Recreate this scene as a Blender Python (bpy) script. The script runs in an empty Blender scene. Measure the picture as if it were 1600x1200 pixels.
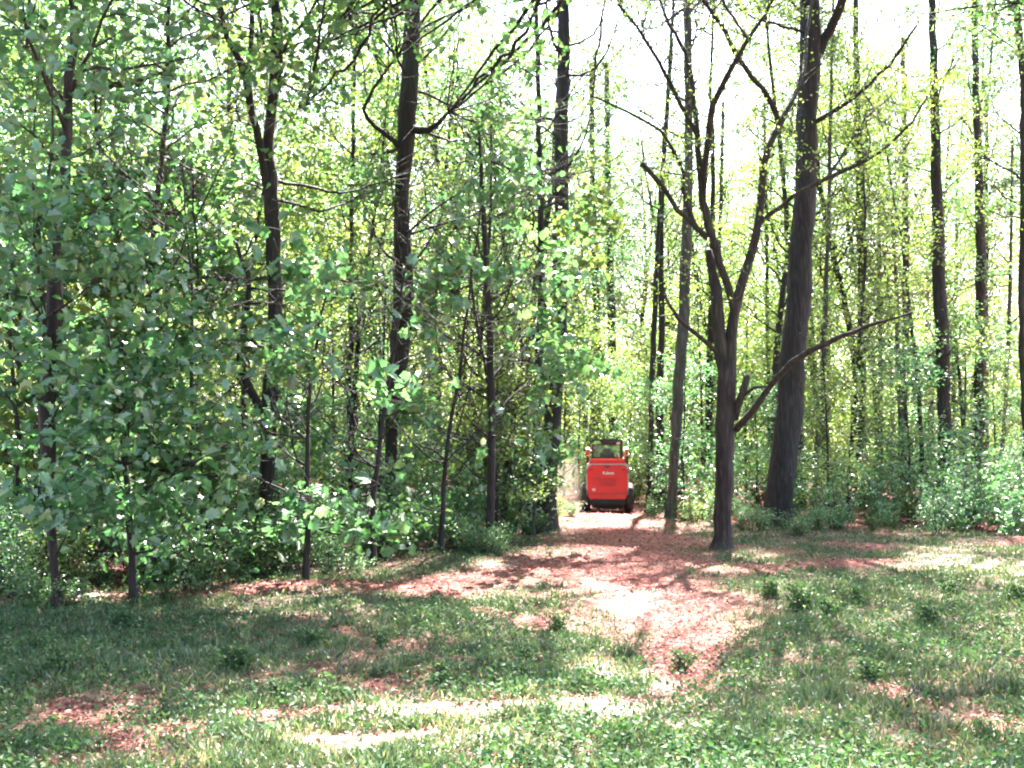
import bpy, bmesh, math, random
import numpy as np
import zlib
from mathutils import Vector
R = math.radians
C = bpy.context.scene.collection
sc = bpy.context.scene
rng = np.random.default_rng(7)
random.seed(7)

# ------------------------------------------------------------------ camera
F = 1640.0; CAMH = 1.8
PIT = math.atan(112 / F)
cam = bpy.data.cameras.new('camera'); camo = bpy.data.objects.new('camera', cam); C.objects.link(camo)
cam.sensor_width = 36; cam.lens = F / 1600 * 36; cam.clip_end = 2000; cam.clip_start = .05
camo.location = (0, 0, CAMH); camo.rotation_euler = (R(90) + PIT, 0, 0)
sc.camera = camo
# ------------------------------------------------------------------ light
SUN_EL, SUN_AZ = R(57), R(-15)        # azimuth to the left of straight ahead
S = np.array([-math.sin(SUN_AZ) * math.cos(SUN_EL), math.cos(SUN_AZ) * math.cos(SUN_EL), math.sin(SUN_EL)])
w = bpy.data.worlds.new('World'); sc.world = w; w.use_nodes = True
nt = w.node_tree; bg = nt.nodes['Background']
sky = nt.nodes.new('ShaderNodeTexSky'); sky.sky_type = 'NISHITA'; sky.sun_disc = False
sky.sun_elevation = SUN_EL; sky.sun_rotation = -SUN_AZ; sky.dust_density = 3.0; sky.air_density = 1.3
nt.links.new(sky.outputs[0], bg.inputs[0]); bg.inputs[1].default_value = 0.07
sl = bpy.data.lights.new('sun', 'SUN'); sl.energy = 5.0; sl.angle = R(0.55); sl.color = (1.0, .96, .9)
so = bpy.data.objects.new('sun', sl); C.objects.link(so)
so.rotation_euler = Vector(S).to_track_quat('Z', 'Y').to_euler(); so.location = (-10, 30, 60)
sc.view_settings.view_transform = 'Standard'; sc.view_settings.look = 'None'
sc.view_settings.exposure = 3.75; sc.view_settings.gamma = 1.0
sc.render.engine = 'CYCLES'
cy = sc.cycles
cy.max_bounces = 6; cy.diffuse_bounces = 3; cy.glossy_bounces = 2; cy.transmission_bounces = 5
cy.volume_bounces = 0; cy.transparent_max_bounces = 6
cy.filter_width = 2.1; cy.use_denoising = True
cy.caustics_reflective = False; cy.caustics_refractive = False

def reseed(t):      # every thing draws from a random series of its own
    global rng
    rng = np.random.default_rng(zlib.crc32(t.encode()))
# ------------------------------------------------------------------ projection helpers (where a thing seen at a pixel stands at a given distance)
CA, SA = math.cos(PIT), math.sin(PIT)
def P(px, py, D):
    u, v = (px - 800) / F, (600 - py) / F
    d = np.array([u, CA - v * SA, SA + v * CA])
    return np.array([0, 0, CAMH]) + d * (D / d[1])
def gh(x, y):
    x = np.asarray(x, float); y = np.asarray(y, float)
    return (.05 * np.sin(x * .55 + 1.3) * np.sin(y * .42) + .03 * np.sin(x * 1.7 + y * .9) + .02 * np.sin(y * 2.1 - x * .8)
            + .25 * (1 / (1 + np.exp(-(y - 45) / 6))) * np.sin(x * .12 + 2))
def G(px, py):
    u, v = (px - 800) / F, (600 - py) / F
    d = np.array([u, CA - v * SA, SA + v * CA])
    t = -CAMH / d[2]
    return np.array([d[0] * t, d[1] * t])
def depth(py): return G(800, py)[1]
def to_px(p):
    q = np.asarray(p) - np.array([0, 0, CAMH])
    f = q[..., 1] * CA + q[..., 2] * SA; up = -q[..., 1] * SA + q[..., 2] * CA
    return 800 + F * q[..., 0] / f, 600 - F * up / f

# ------------------------------------------------------------------ materials
def mat(name):
    m = bpy.data.materials.new(name); m.use_nodes = True
    n = m.node_tree; n.nodes.clear()
    return m, n, n.nodes.new('ShaderNodeOutputMaterial')
def ramp(n, stops):
    r = n.nodes.new('ShaderNodeValToRGB'); e = r.color_ramp.elements
    while len(e) < len(stops): e.new(.5)
    for k, (p, c) in enumerate(stops): e[k].position = p; e[k].color = (*c, 1)
    return r
def leaf_mat(name, stops, tr, gloss=.07, rough=.38, trmix=.5):
    m, n, out = mat(name)
    at = n.nodes.new('ShaderNodeAttribute'); at.attribute_name = 'rnd'
    r = ramp(n, stops); n.links.new(at.outputs['Fac'], r.inputs[0])
    d = n.nodes.new('ShaderNodeBsdfDiffuse'); n.links.new(r.outputs[0], d.inputs[0])
    t = n.nodes.new('ShaderNodeBsdfTranslucent')
    mx = n.nodes.new('ShaderNodeMixRGB'); mx.blend_type = 'MULTIPLY'; mx.inputs[0].default_value = 1
    n.links.new(r.outputs[0], mx.inputs[1]); mx.inputs[2].default_value = (*tr, 1)
    n.links.new(mx.outputs[0], t.inputs[0])
    a = n.nodes.new('ShaderNodeMixShader'); a.inputs[0].default_value = trmix
    n.links.new(d.outputs[0], a.inputs[1]); n.links.new(t.outputs[0], a.inputs[2])
    g = n.nodes.new('ShaderNodeBsdfGlossy'); g.inputs['Roughness'].default_value = rough
    g.inputs[0].default_value = (1, .97, .93, 1)
    b = n.nodes.new('ShaderNodeMixShader'); b.inputs[0].default_value = gloss
    n.links.new(a.outputs[0], b.inputs[1]); n.links.new(g.outputs[0], b.inputs[2])
    n.links.new(b.outputs[0], out.inputs[0])
    return m
LM = {
 'oak':   leaf_mat('leaf_oak',   [(0, (.044, .118, .040)), (.5, (.074, .172, .060)), (.85, (.12, .22, .08)), (1, (.28, .31, .18))], (1.85, 1.8, 1.25), .09, .38, .5),
 'cool':  leaf_mat('leaf_cool',  [(0, (.038, .110, .046)), (.5, (.062, .162, .066)), (.85, (.105, .215, .09)), (1, (.27, .32, .21))], (1.8, 1.8, 1.3), .09, .37, .5),
 'spring':leaf_mat('leaf_spring',[(0, (.075, .135, .038)), (.5, (.12, .19, .054)), (1, (.24, .28, .11))], (1.85, 1.8, 1.0), .07, .42, .5),
 'bronze':leaf_mat('leaf_bronze',[(0, (.08, .10, .05)), (.5, (.12, .13, .07)), (1, (.22, .18, .11))], (1.5, 1.4, 1.0), .06, .45),
 'weed':  leaf_mat('leaf_weed',  [(0, (.026, .070, .028)), (.6, (.052, .110, .042)), (.9, (.12, .17, .075)), (1, (.28, .29, .17))], (1.4, 1.4, .9), .02, .5, .38),
 'grass': leaf_mat('blade_grass',[(0, (.030, .062, .026)), (.5, (.056, .098, .040)), (.8, (.13, .14, .07)), (1, (.34, .27, .18))], (1.4, 1.4, 1.0), .05, .45, .35),
 'litter':leaf_mat('dry_leaf',   [(0, (.08, .030, .026)), (.4, (.16, .052, .044)), (.75, (.26, .105, .082)), (1, (.44, .28, .22))], (1.1, .9, .8), .03, .5, .15),
}
def bark(name, c0, c1, c2, moss=0.0):
    m, n, out = mat(name)
    tc = n.nodes.new('ShaderNodeTexCoord'); mp = n.nodes.new('ShaderNodeMapping')
    mp.inputs['Scale'].default_value = (7, 7, 1.1); n.links.new(tc.outputs['Object'], mp.inputs[0])
    no = n.nodes.new('ShaderNodeTexNoise'); no.inputs['Scale'].default_value = 2.6; no.inputs['Detail'].default_value = 6
    n.links.new(mp.outputs[0], no.inputs[0])
    r = ramp(n, [(.3, c0), (.52, c1), (.75, c2)]); n.links.new(no.outputs[0], r.inputs[0])
    n2 = n.nodes.new('ShaderNodeTexNoise'); n2.inputs['Scale'].default_value = .9; n.links.new(tc.outputs['Object'], n2.inputs[0])
    mr = n.nodes.new('ShaderNodeMapRange'); mr.inputs[1].default_value = .5; mr.inputs[2].default_value = .68; mr.inputs[4].default_value = moss
    n.links.new(n2.outputs[0], mr.inputs[0])
    mx = n.nodes.new('ShaderNodeMixRGB'); n.links.new(mr.outputs[0], mx.inputs[0]); n.links.new(r.outputs[0], mx.inputs[1]); mx.inputs[2].default_value = (.10, .12, .07, 1)
    b = n.nodes.new('ShaderNodeBsdfPrincipled'); b.inputs['Roughness'].default_value = .85
    n.links.new(mx.outputs[0], b.inputs['Base Color'])
    bu = n.nodes.new('ShaderNodeBump'); bu.inputs['Strength'].default_value = .9; bu.inputs['Distance'].default_value = .05
    n.links.new(no.outputs[0], bu.inputs['Height']); n.links.new(bu.outputs[0], b.inputs['Normal'])
    n.links.new(b.outputs[0], out.inputs[0])
    return m
BM = {'dark': bark('bark_dark', (.009, .006, .007), (.021, .014, .016), (.052, .037, .039), .10),
      'red': bark('bark_red', (.012, .007, .008), (.030, .017, .018), (.075, .050, .049), .2),
      'grey': bark('bark_grey', (.03, .026, .024), (.065, .054, .05), (.14, .12, .11), .5)}
def plain(name, col, rough=.5, metal=0, noise=.0, spec=.5, scale=12, col2=None):
    m, n, out = mat(name)
    b = n.nodes.new('ShaderNodeBsdfPrincipled'); b.inputs['Roughness'].default_value = rough; b.inputs['Metallic'].default_value = metal
    b.inputs['Specular IOR Level'].default_value = spec
    tc = n.nodes.new('ShaderNodeTexCoord'); no = n.nodes.new('ShaderNodeTexNoise'); no.inputs['Scale'].default_value = scale; no.inputs['Detail'].default_value = 5
    n.links.new(tc.outputs['Object'], no.inputs[0])
    c2 = col2 or tuple(min(1, c * .6 + .03) for c in col)
    r = ramp(n, [(.42, col), (.75, c2)]); n.links.new(no.outputs[0], r.inputs[0])
    n.links.new(r.outputs[0], b.inputs['Base Color']); n.links.new(b.outputs[0], out.inputs[0])
    return m

# ------------------------------------------------------------------ object helpers
def tag(o, label=None, cat=None, group=None, kind=None):
    if label: o['label'] = label
    if cat: o['category'] = cat
    if group: o['group'] = group
    if kind: o['kind'] = kind
    return o
def empty(name, loc, rz=0):
    o = bpy.data.objects.new(name, None); C.objects.link(o); o.location = [float(v) for v in loc]; o.rotation_euler = (0, 0, rz)
    o.empty_display_size = .3
    return o
def np_mesh(name, V, Fc, nside, m, parent=None, rnd=None, smooth=False):
    """V (n,3), Fc (k,nside) int"""
    me = bpy.data.meshes.new(name)
    V = np.ascontiguousarray(V, dtype=np.float32); Fc = np.ascontiguousarray(Fc, dtype=np.int32)
    me.vertices.add(len(V)); me.vertices.foreach_set('co', V.ravel())
    me.loops.add(Fc.size); me.loops.foreach_set('vertex_index', Fc.ravel())
    me.polygons.add(len(Fc)); me.polygons.foreach_set('loop_start', np.arange(0, Fc.size, nside, dtype=np.int32))
    try: me.polygons.foreach_set('loop_total', np.full(len(Fc), nside, dtype=np.int32))
    except Exception: pass
    me.polygons.foreach_set('use_smooth', np.full(len(Fc), smooth))
    if rnd is not None:
        a = me.attributes.new('rnd', 'FLOAT', 'FACE'); a.data.foreach_set('value', np.ascontiguousarray(rnd, dtype=np.float32))
    me.update(calc_edges=True); me.materials.append(m)
    o = bpy.data.objects.new(name, me); C.objects.link(o)
    if parent: o.parent = parent
    return o
def unit(a): return a / (np.linalg.norm(a, axis=-1, keepdims=True) + 1e-9)

# leaf outlines: (x across, y along, z lift); triangles
RH = (np.array([(0, 0, 0), (-.30, .42, .07), (0, 1, -.04), (.30, .42, .07)]), np.array([(0, 2, 1), (0, 3, 2)]))
_o = [(0, 0), (-.17, .08), (-.20, .22), (-.40, .36), (-.27, .52), (-.34, .72), (-.15, .82), (0, 1), (.15, .82), (.34, .72), (.27, .52), (.40, .36), (.20, .22), (.17, .08)]
LO = (np.array([(0, .45, -.03)] + [(x, y, .34 * abs(x) - .16 * y * y) for x, y in _o]), np.array([(0, k + 2 if k + 2 < 15 else 1, k + 1) for k in range(14)]))
BL = (np.array([(-.05, 0, 0), (.05, 0, 0), (.035, .55, .03), (0, 1, .16), (-.035, .55, .03)]), np.array([(0, 1, 2), (0, 2, 4), (4, 2, 3)]))
def leaves(name, pos, size, m, parent=None, upbias=.9, shape=RH, clump=None, dirs=None, wide=1.0):
    N = len(pos)
    if N == 0: return None
    tv, tf = shape
    n = unit(rng.normal(size=(N, 3)) * .75 + np.array([0, 0, upbias]))
    r = rng.normal(size=(N, 3))
    if dirs is not None: r = dirs + r * .35
    y = unit(r - n * np.sum(r * n, 1, keepdims=True)); x = np.cross(y, n)
    sz = np.asarray(size) * rng.uniform(.6, 1.25, N)
    T = (tv[None, :, 0, None] * wide * x[:, None] + tv[None, :, 1, None] * y[:, None] + tv[None, :, 2, None] * n[:, None]) * sz[:, None, None]
    V = (np.asarray(pos)[:, None] + T).reshape(-1, 3)
    Fc = (tf[None] + (np.arange(N) * len(tv))[:, None, None]).reshape(-1, 3)
    rn = rng.beta(2, 2.4, N) if clump is None else np.clip(clump + rng.normal(size=N) * .16, 0, 1)
    if parent is not None: V = V - np.array(parent.location)
    return np_mesh(name, V, Fc, 3, m, parent, np.repeat(rn, len(tf)))
def tubes(name, lines, m, parent=None, off=None):
    """lines: list of (pts (n,3), radii (n,)) -> one mesh"""
    Vs, Fs, base = [], [], 0
    for pts, rad in lines:
        pts = np.asarray(pts, float); rad = np.asarray(rad, float); n = len(pts)
        rm = rad.max(); k = 14 if rm > .12 else 9 if rm > .05 else 5 if rm > .015 else 3
        t = unit(np.gradient(pts, axis=0))
        u = np.cross(t[0], (0.13, 1, .2)); u /= np.linalg.norm(u)
        ang = np.arange(k) * 2 * math.pi / k
        for i in range(n):
            u = u - t[i] * np.dot(u, t[i]); u /= np.linalg.norm(u); v = np.cross(t[i], u)
            rr = rad[i]
            if rm > .1: rr = rad[i] * (1 + .07 * np.sin(ang * 3 + i * .7) + rng.normal(size=k) * .035)
            Vs.append(pts[i] + (np.cos(ang) * rr)[:, None] * u + (np.sin(ang) * rr)[:, None] * v)
        a = np.arange(k); b = (a + 1) % k
        for i in range(n - 1):
            o = base + i * k
            Fs.append(np.stack([o + a, o + b, o + k + b, o + k + a], 1))
        Vs.append(np.array([pts[-1] + t[-1] * rad[-1]]))       # closed tip
        o = base + (n - 1) * k; tip = base + n * k
        Fs.append(np.stack([o + a, o + b, np.full(k, tip), np.full(k, tip)], 1)[:, :4])
        base += n * k + 1
    V = np.concatenate(Vs); Q = np.concatenate(Fs)
    # tip quads -> split into triangles: use tris everywhere for a clean mesh
    tr = Q[:, 2] == Q[:, 3]
    A = Q[~tr]; T = np.concatenate([A[:, [0, 1, 2]], A[:, [0, 2, 3]], Q[tr][:, :3]])
    if parent is not None: V = V - np.array(parent.location)
    return np_mesh(name, V, T, 3, m, parent, smooth=True)
def dense(pts, rad, step=.35, wob=.02):
    """resample a polyline smoothly with small wobble"""
    pts = np.asarray(pts, float); rad = np.asarray(rad, float)
    seg = np.linalg.norm(np.diff(pts, axis=0), axis=1); s = np.r_[0, np.cumsum(seg)]
    n = max(3, int(s[-1] / step) + 1); q = np.linspace(0, s[-1], n)
    out = np.empty((n, 3))
    # Catmull-Rom style smoothing through extra averaging
    for c in range(3): out[:, c] = np.interp(q, s, pts[:, c])
    if n > 4:
        sm = out.copy(); sm[1:-1] = (out[:-2] + 2 * out[1:-1] + out[2:]) / 4; out = sm
    out[1:-1] += rng.normal(size=(n - 2, 3)) * wob
    return out, np.interp(q, s, rad)

# ------------------------------------------------------------------ where the sun reaches through the canopy: holes in the crowns
SUNP = []      # (point, radius_x, radius_y): ground patches, real world metres
def patch(px, py, rx, ry, keep=.0):
    a = G(px, py); b = G(px + rx, py); c = G(px, py + ry); d = G(px, py - ry)
    SUNP.append((a[0], (c[1] + d[1]) / 2, abs(b[0] - a[0]), abs(d[1] - c[1]) / 2, keep))
for a in [(800, 1110, 250, 26), (640, 1150, 130, 22), (900, 1160, 120, 26), (985, 1065, 100, 34), (960, 1040, 60, 22), (760, 870+20, 32, 20),
          (985, 932, 52, 22), (945, 912, 30, 10), (975, 820, 85, 6), (1075, 829, 45, 5), (1170, 868, 60, 7), (1130, 893, 60, 7), (1060, 905, 30, 6), (770, 922, 60, 8),
          (870, 930, 50, 8), (1160, 995, 50, 14), (125, 935, 32, 14), (420, 915, 50, 16), (500, 880, 50, 16), (360, 935, 50, 9), (560, 915, 60, 8), (1310, 824, 90, 8), (1570, 900, 85, 36),
          (1450, 885, 60, 12), (1350, 925, 60, 16), (1260, 1030, 36, 12), (1250, 1110, 50, 24), (1080, 1165, 40, 18), (480, 1092, 60, 12),
          (1150, 1040, 40, 10), (1490, 1040, 60, 14), (1560, 1130, 50, 18), (1380, 1080, 40, 12), (360, 1130, 60, 20),
          (240, 925, 40, 8), (1290, 960, 40, 10), (660, 865, 60, 8), (1400, 1160, 60, 10), (30, 945, 30, 6), (680, 985, 24, 6)]:
    patch(*a)
SUN3 = []      # leaf sprays the sun reaches: (point, radius)
def sunspot(px, py, D, r): SUN3.append((P(px, py, D), r * 1.3))
for a in [(740, 685, 16.5, .5), (300, 760, 12.5, .32), (395, 545, 14, .3), (585, 560, 15, .3), (630, 535, 15, .3), (850, 410, 18, .5), (800, 190, 22, 1.1),
          (560, 640, 14, .5), (480, 610, 14, .4), (950, 290, 24, .7), (500, 480, 14, .4), (1080, 760, 28, .8), (600, 150, 20, .8), (720, 250, 22, .9),
          (620, 880, 16, .8), (500, 870, 14.5, .6), (420, 900, 13, .5), (350, 250, 18, .6), (250, 690, 13, .4), (640, 760, 15, .4), (880, 330, 20, .6),
          (150, 560, 14, .3), (520, 350, 16, .5), (700, 560, 17, .5), (1400, 760, 31, 1.2), (1250, 770, 30, 1.),
          (130, 440, 14, .9), (250, 600, 14, .8), (400, 640, 14.5, .9), (520, 560, 15, .9), (300, 300, 16, .9), (440, 380, 16, .9), (620, 600, 17, .9), (180, 430, 15, .45), (100, 250, 15, .6), (260, 330, 16, .7), (430, 180, 17, .8), (350, 420, 16, .6), (460, 300, 16, .6), (540, 230, 18, .7), (620, 330, 17, .6),
          (660, 430, 17.5, .6), (560, 430, 17, .5), (300, 560, 15, .45), (430, 690, 14.5, .5), (540, 700, 15.5, .5), (670, 690, 17, .5), (780, 330, 20, .9), (860, 560, 21.5, .7), (900, 450, 22, .8),
          (960, 380, 24, .9), (820, 640, 21, .7), (130, 620, 14, .35), (60, 720, 13.6, .4), (240, 800, 13.6, .4), (360, 820, 14, .5), (460, 800, 15, .5), (560, 830, 16, .6), (700, 810, 18, .7),
          (790, 830, 20, .7), (640, 860, 17, .6), (740, 860, 19, .6), (100, 850, 13, .4), (300, 870, 13.4, .4), (870, 760, 28, .9), (1030, 740, 31, 1.), (40, 560, 14, .4), (200, 150, 15, .7), (320, 200, 16, .6)]:
    sunspot(*a)
for _px in range(40, 840, 55):
    SUN3.append((np.array([(_px - 800) / F * (_y := float(np.interp(_px, [0, 200, 420, 620, 760, 840], [12.6, 13.0, 15.2, 17.6, 19.6, 24.5])) + .4), _y, .55]), .5))
def carve(pos):
    pos = np.asarray(pos)
    keep = np.ones(len(pos), bool)
    t = pos[:, 2] / S[2]; gx = pos[:, 0] - t * S[0]; gy = pos[:, 1] - t * S[1]
    hi = pos[:, 2] > .9
    nz = .15 * np.sin(gx * 5.1 + gy * 3.3) + .15 * np.sin(gx * 9.7 - gy * 7.1) + .13 * np.sin(gy * 15 + gx * 11) + .1 * np.sin(gy * 23 - gx * 19)
    for (x, y, rx, ry, k) in SUNP:
        d = ((gx - x) / rx) ** 2 + ((gy - y) / ry) ** 2
        keep &= ~(hi & (d < 1 + nz * 2.8))
    for p, r in SUN3:
        v = pos - p; tt = v @ S; d = np.linalg.norm(v - tt[:, None] * S, axis=1)
        keep &= ~((tt > r * 1.1) & (d < r))
    return pos[keep], keep

# ------------------------------------------------------------------ tree growth
def limb(p0, az, el, L, r0, seg=7, curl=.25, trop=.15):
    d = np.array([math.cos(az) * math.cos(el), math.sin(az) * math.cos(el), math.sin(el)])
    pts = [np.array(p0, float)]
    for i in range(seg):
        d = unit(d + rng.normal(size=3) * curl + np.array([0, 0, trop]))
        pts.append(pts[-1] + d * L / seg)
    return np.array(pts), np.linspace(r0, max(.004, r0 * .18), seg + 1)
def grow(trunk, rad, t0, nl, L, lines, anchors, elev=(.2, .8), sub=5, twig=.9, az_bias=None, top=True):
    n = len(trunk); H = np.linspace(0, 1, n)
    for k in range(nl):
        t = t0 + (1 - t0) * ((k + rng.uniform(.1, .9)) / nl)
        i = min(n - 1, int(t * (n - 1)))
        az = rng.uniform(0, 2 * math.pi) if az_bias is None or rng.random() < .35 else az_bias + rng.normal() * .7
        f = math.sin(math.pi * (.18 + .72 * (t - t0) / (1 - t0 + 1e-6)))
        l = L * (.45 + .65 * f) * rng.uniform(.75, 1.2)
        r0 = min(rad[i] * .5, .011 * l + .006)
        pts, rr = limb(trunk[i], az, rng.uniform(*elev), l, r0)
        lines.append((pts, rr))
        for j in range(max(2, int(sub * min(1.2, l / L) + .5))):
            s = rng.uniform(.3, 1.0); q = min(len(pts) - 1, int(s * (len(pts) - 1)) )
            a2 = az + rng.choice([-1, 1]) * rng.uniform(.3, 1.3)
            tp, tr = limb(pts[q], a2, rng.uniform(-.2, .7), twig * rng.uniform(.6, 1.3), rr[q] * .6 + .002, seg=4, curl=.3, trop=.05)
            lines.append((tp, tr))
            anchors += [tp[2], tp[3], tp[4]]
        anchors.append(pts[-1])
        if l > L * .6: anchors.append(pts[-2])
def sprays(anchors, per, spread, flat=.35):
    A = np.asarray(anchors); N = len(A)
    c = np.repeat(A, per, axis=0) + rng.normal(size=(N * per, 3)) * np.array([spread, spread, spread * flat])
    tint = np.repeat(np.clip(rng.normal(.42, .2, N), 0, 1), per)
    return c, tint

TREES = []
def over(x0, x1, y0, y1, dd0, dd1, n, r=1.3, na=14):      # boughs of the high crown, spread between these limits
    q = rng.random((n, 3)); q[:, 0] = (np.arange(n) + q[:, 0]) / n
    return [(x0 + (x1 - x0) * a, y0 + (y1 - y0) * b, dd0 + (dd1 - dd0) * c, r, na) for a, b, c in q]
def traced_tree(name, label, stems, D, leafkind, barkkind='dark', height=16, crown=None, clumps=(), sub=5, leafsize=.11, per=9, shape=RH, cat='tree', baseflare=1.5, group=None, base=None, twiggy=0):
    """stems: list of polylines of (px, py, width px [, depth offset]); the first is the trunk from the ground up"""
    reseed(label)
    tr = stems[0]
    bx, by = (tr[0][0], tr[0][1])
    b = P(bx, by, D); z0 = float(gh(b[0], D)) - .12
    e = empty(name, (b[0], D, z0 + .12))
    lines, anchors = [], []
    mains = []
    for si, st in enumerate(stems):
        pts = [P(a[0], a[1], D + (a[3] if len(a) > 3 else 0)) for a in st]
        rad = [a[2] * D / F / 2 for a in st]
        if si == 0:
            pts[0][2] = z0; base_r = rad[0]
            p1 = pts[0] * .0 + pts[0]; p1 = pts[0] + (pts[1] - pts[0]) * min(.3, .5 / max(.5, np.linalg.norm(pts[1] - pts[0])))
            pts.insert(1, p1); rad.insert(1, base_r * 1.03); rad[0] = base_r * baseflare * 1.15
            topz = pts[-1][2]
            if height > topz + 1:
                d = unit(pts[-1] - pts[-3]); k = int((height - topz) / 1.5) + 1
                q = pts[-1].copy(); r0 = rad[-1]
                for j in range(k):
                    d = unit(d * .6 + np.array([0, 0, 1.]) * .4 + rng.normal(size=3) * .06)
                    q = q + d * 1.5; pts.append(q.copy()); rad.append(max(.012, r0 * (1 - (j + 1) / (k + .4))))
        pd, rd = dense(pts, rad, .35 if si == 0 else .25, .012)
        lines.append((pd, rd)); mains.append((pd, rd))
    if crown:
        t0, nl, L = crown[:3]
        az = crown[3] if len(crown) > 3 else None
        grow(mains[0][0], mains[0][1], t0, nl, L, lines, anchors, sub=sub, az_bias=az)
        for pd, rd in mains[1:]:
            if len(crown) > 4 and crown[4]:
                grow(pd, rd, .45, max(2, int(nl * .25)), L * .35, lines, anchors, sub=3, twig=.5)
    if twiggy:
        for pd, rd in mains[(0 if twiggy > 1 else 1):]:
            n = len(pd); L = n * .25
            for j in range(int(3 + L * 2.6)):
                q = int(n * rng.uniform(.25, .99)); q = min(q, n - 1)
                if pd[q][2] < 4.5: continue
                az = rng.uniform(0, 6.28); l = rng.uniform(.5, 1.5)
                tp, tr = limb(pd[q], az, rng.uniform(0, 1.1), l, min(.016, rd[q] * .45), seg=6, curl=.22, trop=.12); lines.append((tp, tr))
                for jj in range(4):
                    sp, sr = limb(tp[rng.integers(2, 6)], rng.uniform(0, 6.28), rng.uniform(0, 1), l * .4, .005, seg=3, curl=.3); lines.append((sp, sr))
                    if rng.random() < .45: anchors += [sp[2], sp[3]]
                if rng.random() < .5: anchors.append(tp[-1])
    allp = np.concatenate([m[0] for m in mains]); allr = np.concatenate([m[1] for m in mains])
    for (px, py, dd, r, na) in clumps:                 # leafy boughs reaching a place of their own
        c = P(px, py, D + dd)
        low = allp - c; low[:, 2] = allp[:, 2] - (c[2] - .35 * r - .4)
        i = int(np.argmin(np.linalg.norm(low, axis=1)))
        st = allp[i]; mid = (st + c) / 2 + np.array([0, 0, -.08 * np.linalg.norm(c - st)]) + rng.normal(size=3) * .08
        L = np.linalg.norm(c - st)
        pd, rd = dense([st, mid, c], [min(allr[i] * .6, .008 * L + .008), .006 * L + .004, .004], .3, .025)
        lines.append((pd, rd))
        for j in range(na):
            q = c + rng.normal(size=3) * r * np.array([.55, .55, .42])
            k = rng.integers(int(len(pd) * .5), len(pd))
            s = pd[k]; m_ = (s + q) / 2 + rng.normal(size=3) * .05
            lines.append((np.array([s, m_, q]), np.array([.006, .004, .002])))
            anchors += [q, (m_ + q) / 2]
    barkm = BM[barkkind]
    tubes('trunk', lines, barkm, e)
    if anchors:
        pos, tint = sprays(anchors, per, .20 * (leafsize / .11) ** .5 + .05)
        pos, k = carve(pos)
        leaves('crown', pos, leafsize, LM[leafkind], e, shape=shape, clump=tint[k], upbias=.65)
    tag(e, label, cat, group)
    TREES.append(e)
    return e
#@@TREES
exec_trees = None
# ------------------------------------------------------------------ edge trees, traced from where they stand
traced_tree('large_tree', 'thickest straight dark trunk, leaning slightly right, standing bare at the right of the path', [
    [(1212, 826, 46), (1215, 790, 43), (1224, 720, 41), (1237, 600, 40), (1249, 450, 37), (1258, 300, 33), (1263, 150, 32), (1266, 70, 34), (1265, 0, 28), (1266, -150, 24)],
    [(1268, 105, 20), (1290, 60, 16), (1312, 15, 14, -.5), (1335, -60, 12, -1), (1370, -200, 9, -2)],
    [(1262, 200, 8), (1300, 175, 7, -.5), (1345, 145, 6, -1), (1392, 100, 5, -1.5), (1432, 40, 4, -2)]],
    depth(826), 'spring', 'dark', 22, (.55, 16, 4.2), clumps=[*over(820, 1560, -330, -60, -4, 4, 20, 1.5, 15), (1430, 60, -2, 1.2, 12), (1360, 120, -1.2, 1.0, 9), (1470, 110, -2, 1.1, 10), (1400, 200, -2, 1.1, 10)], leafsize=.115, sub=6, twiggy=1, baseflare=1.3)
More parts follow.
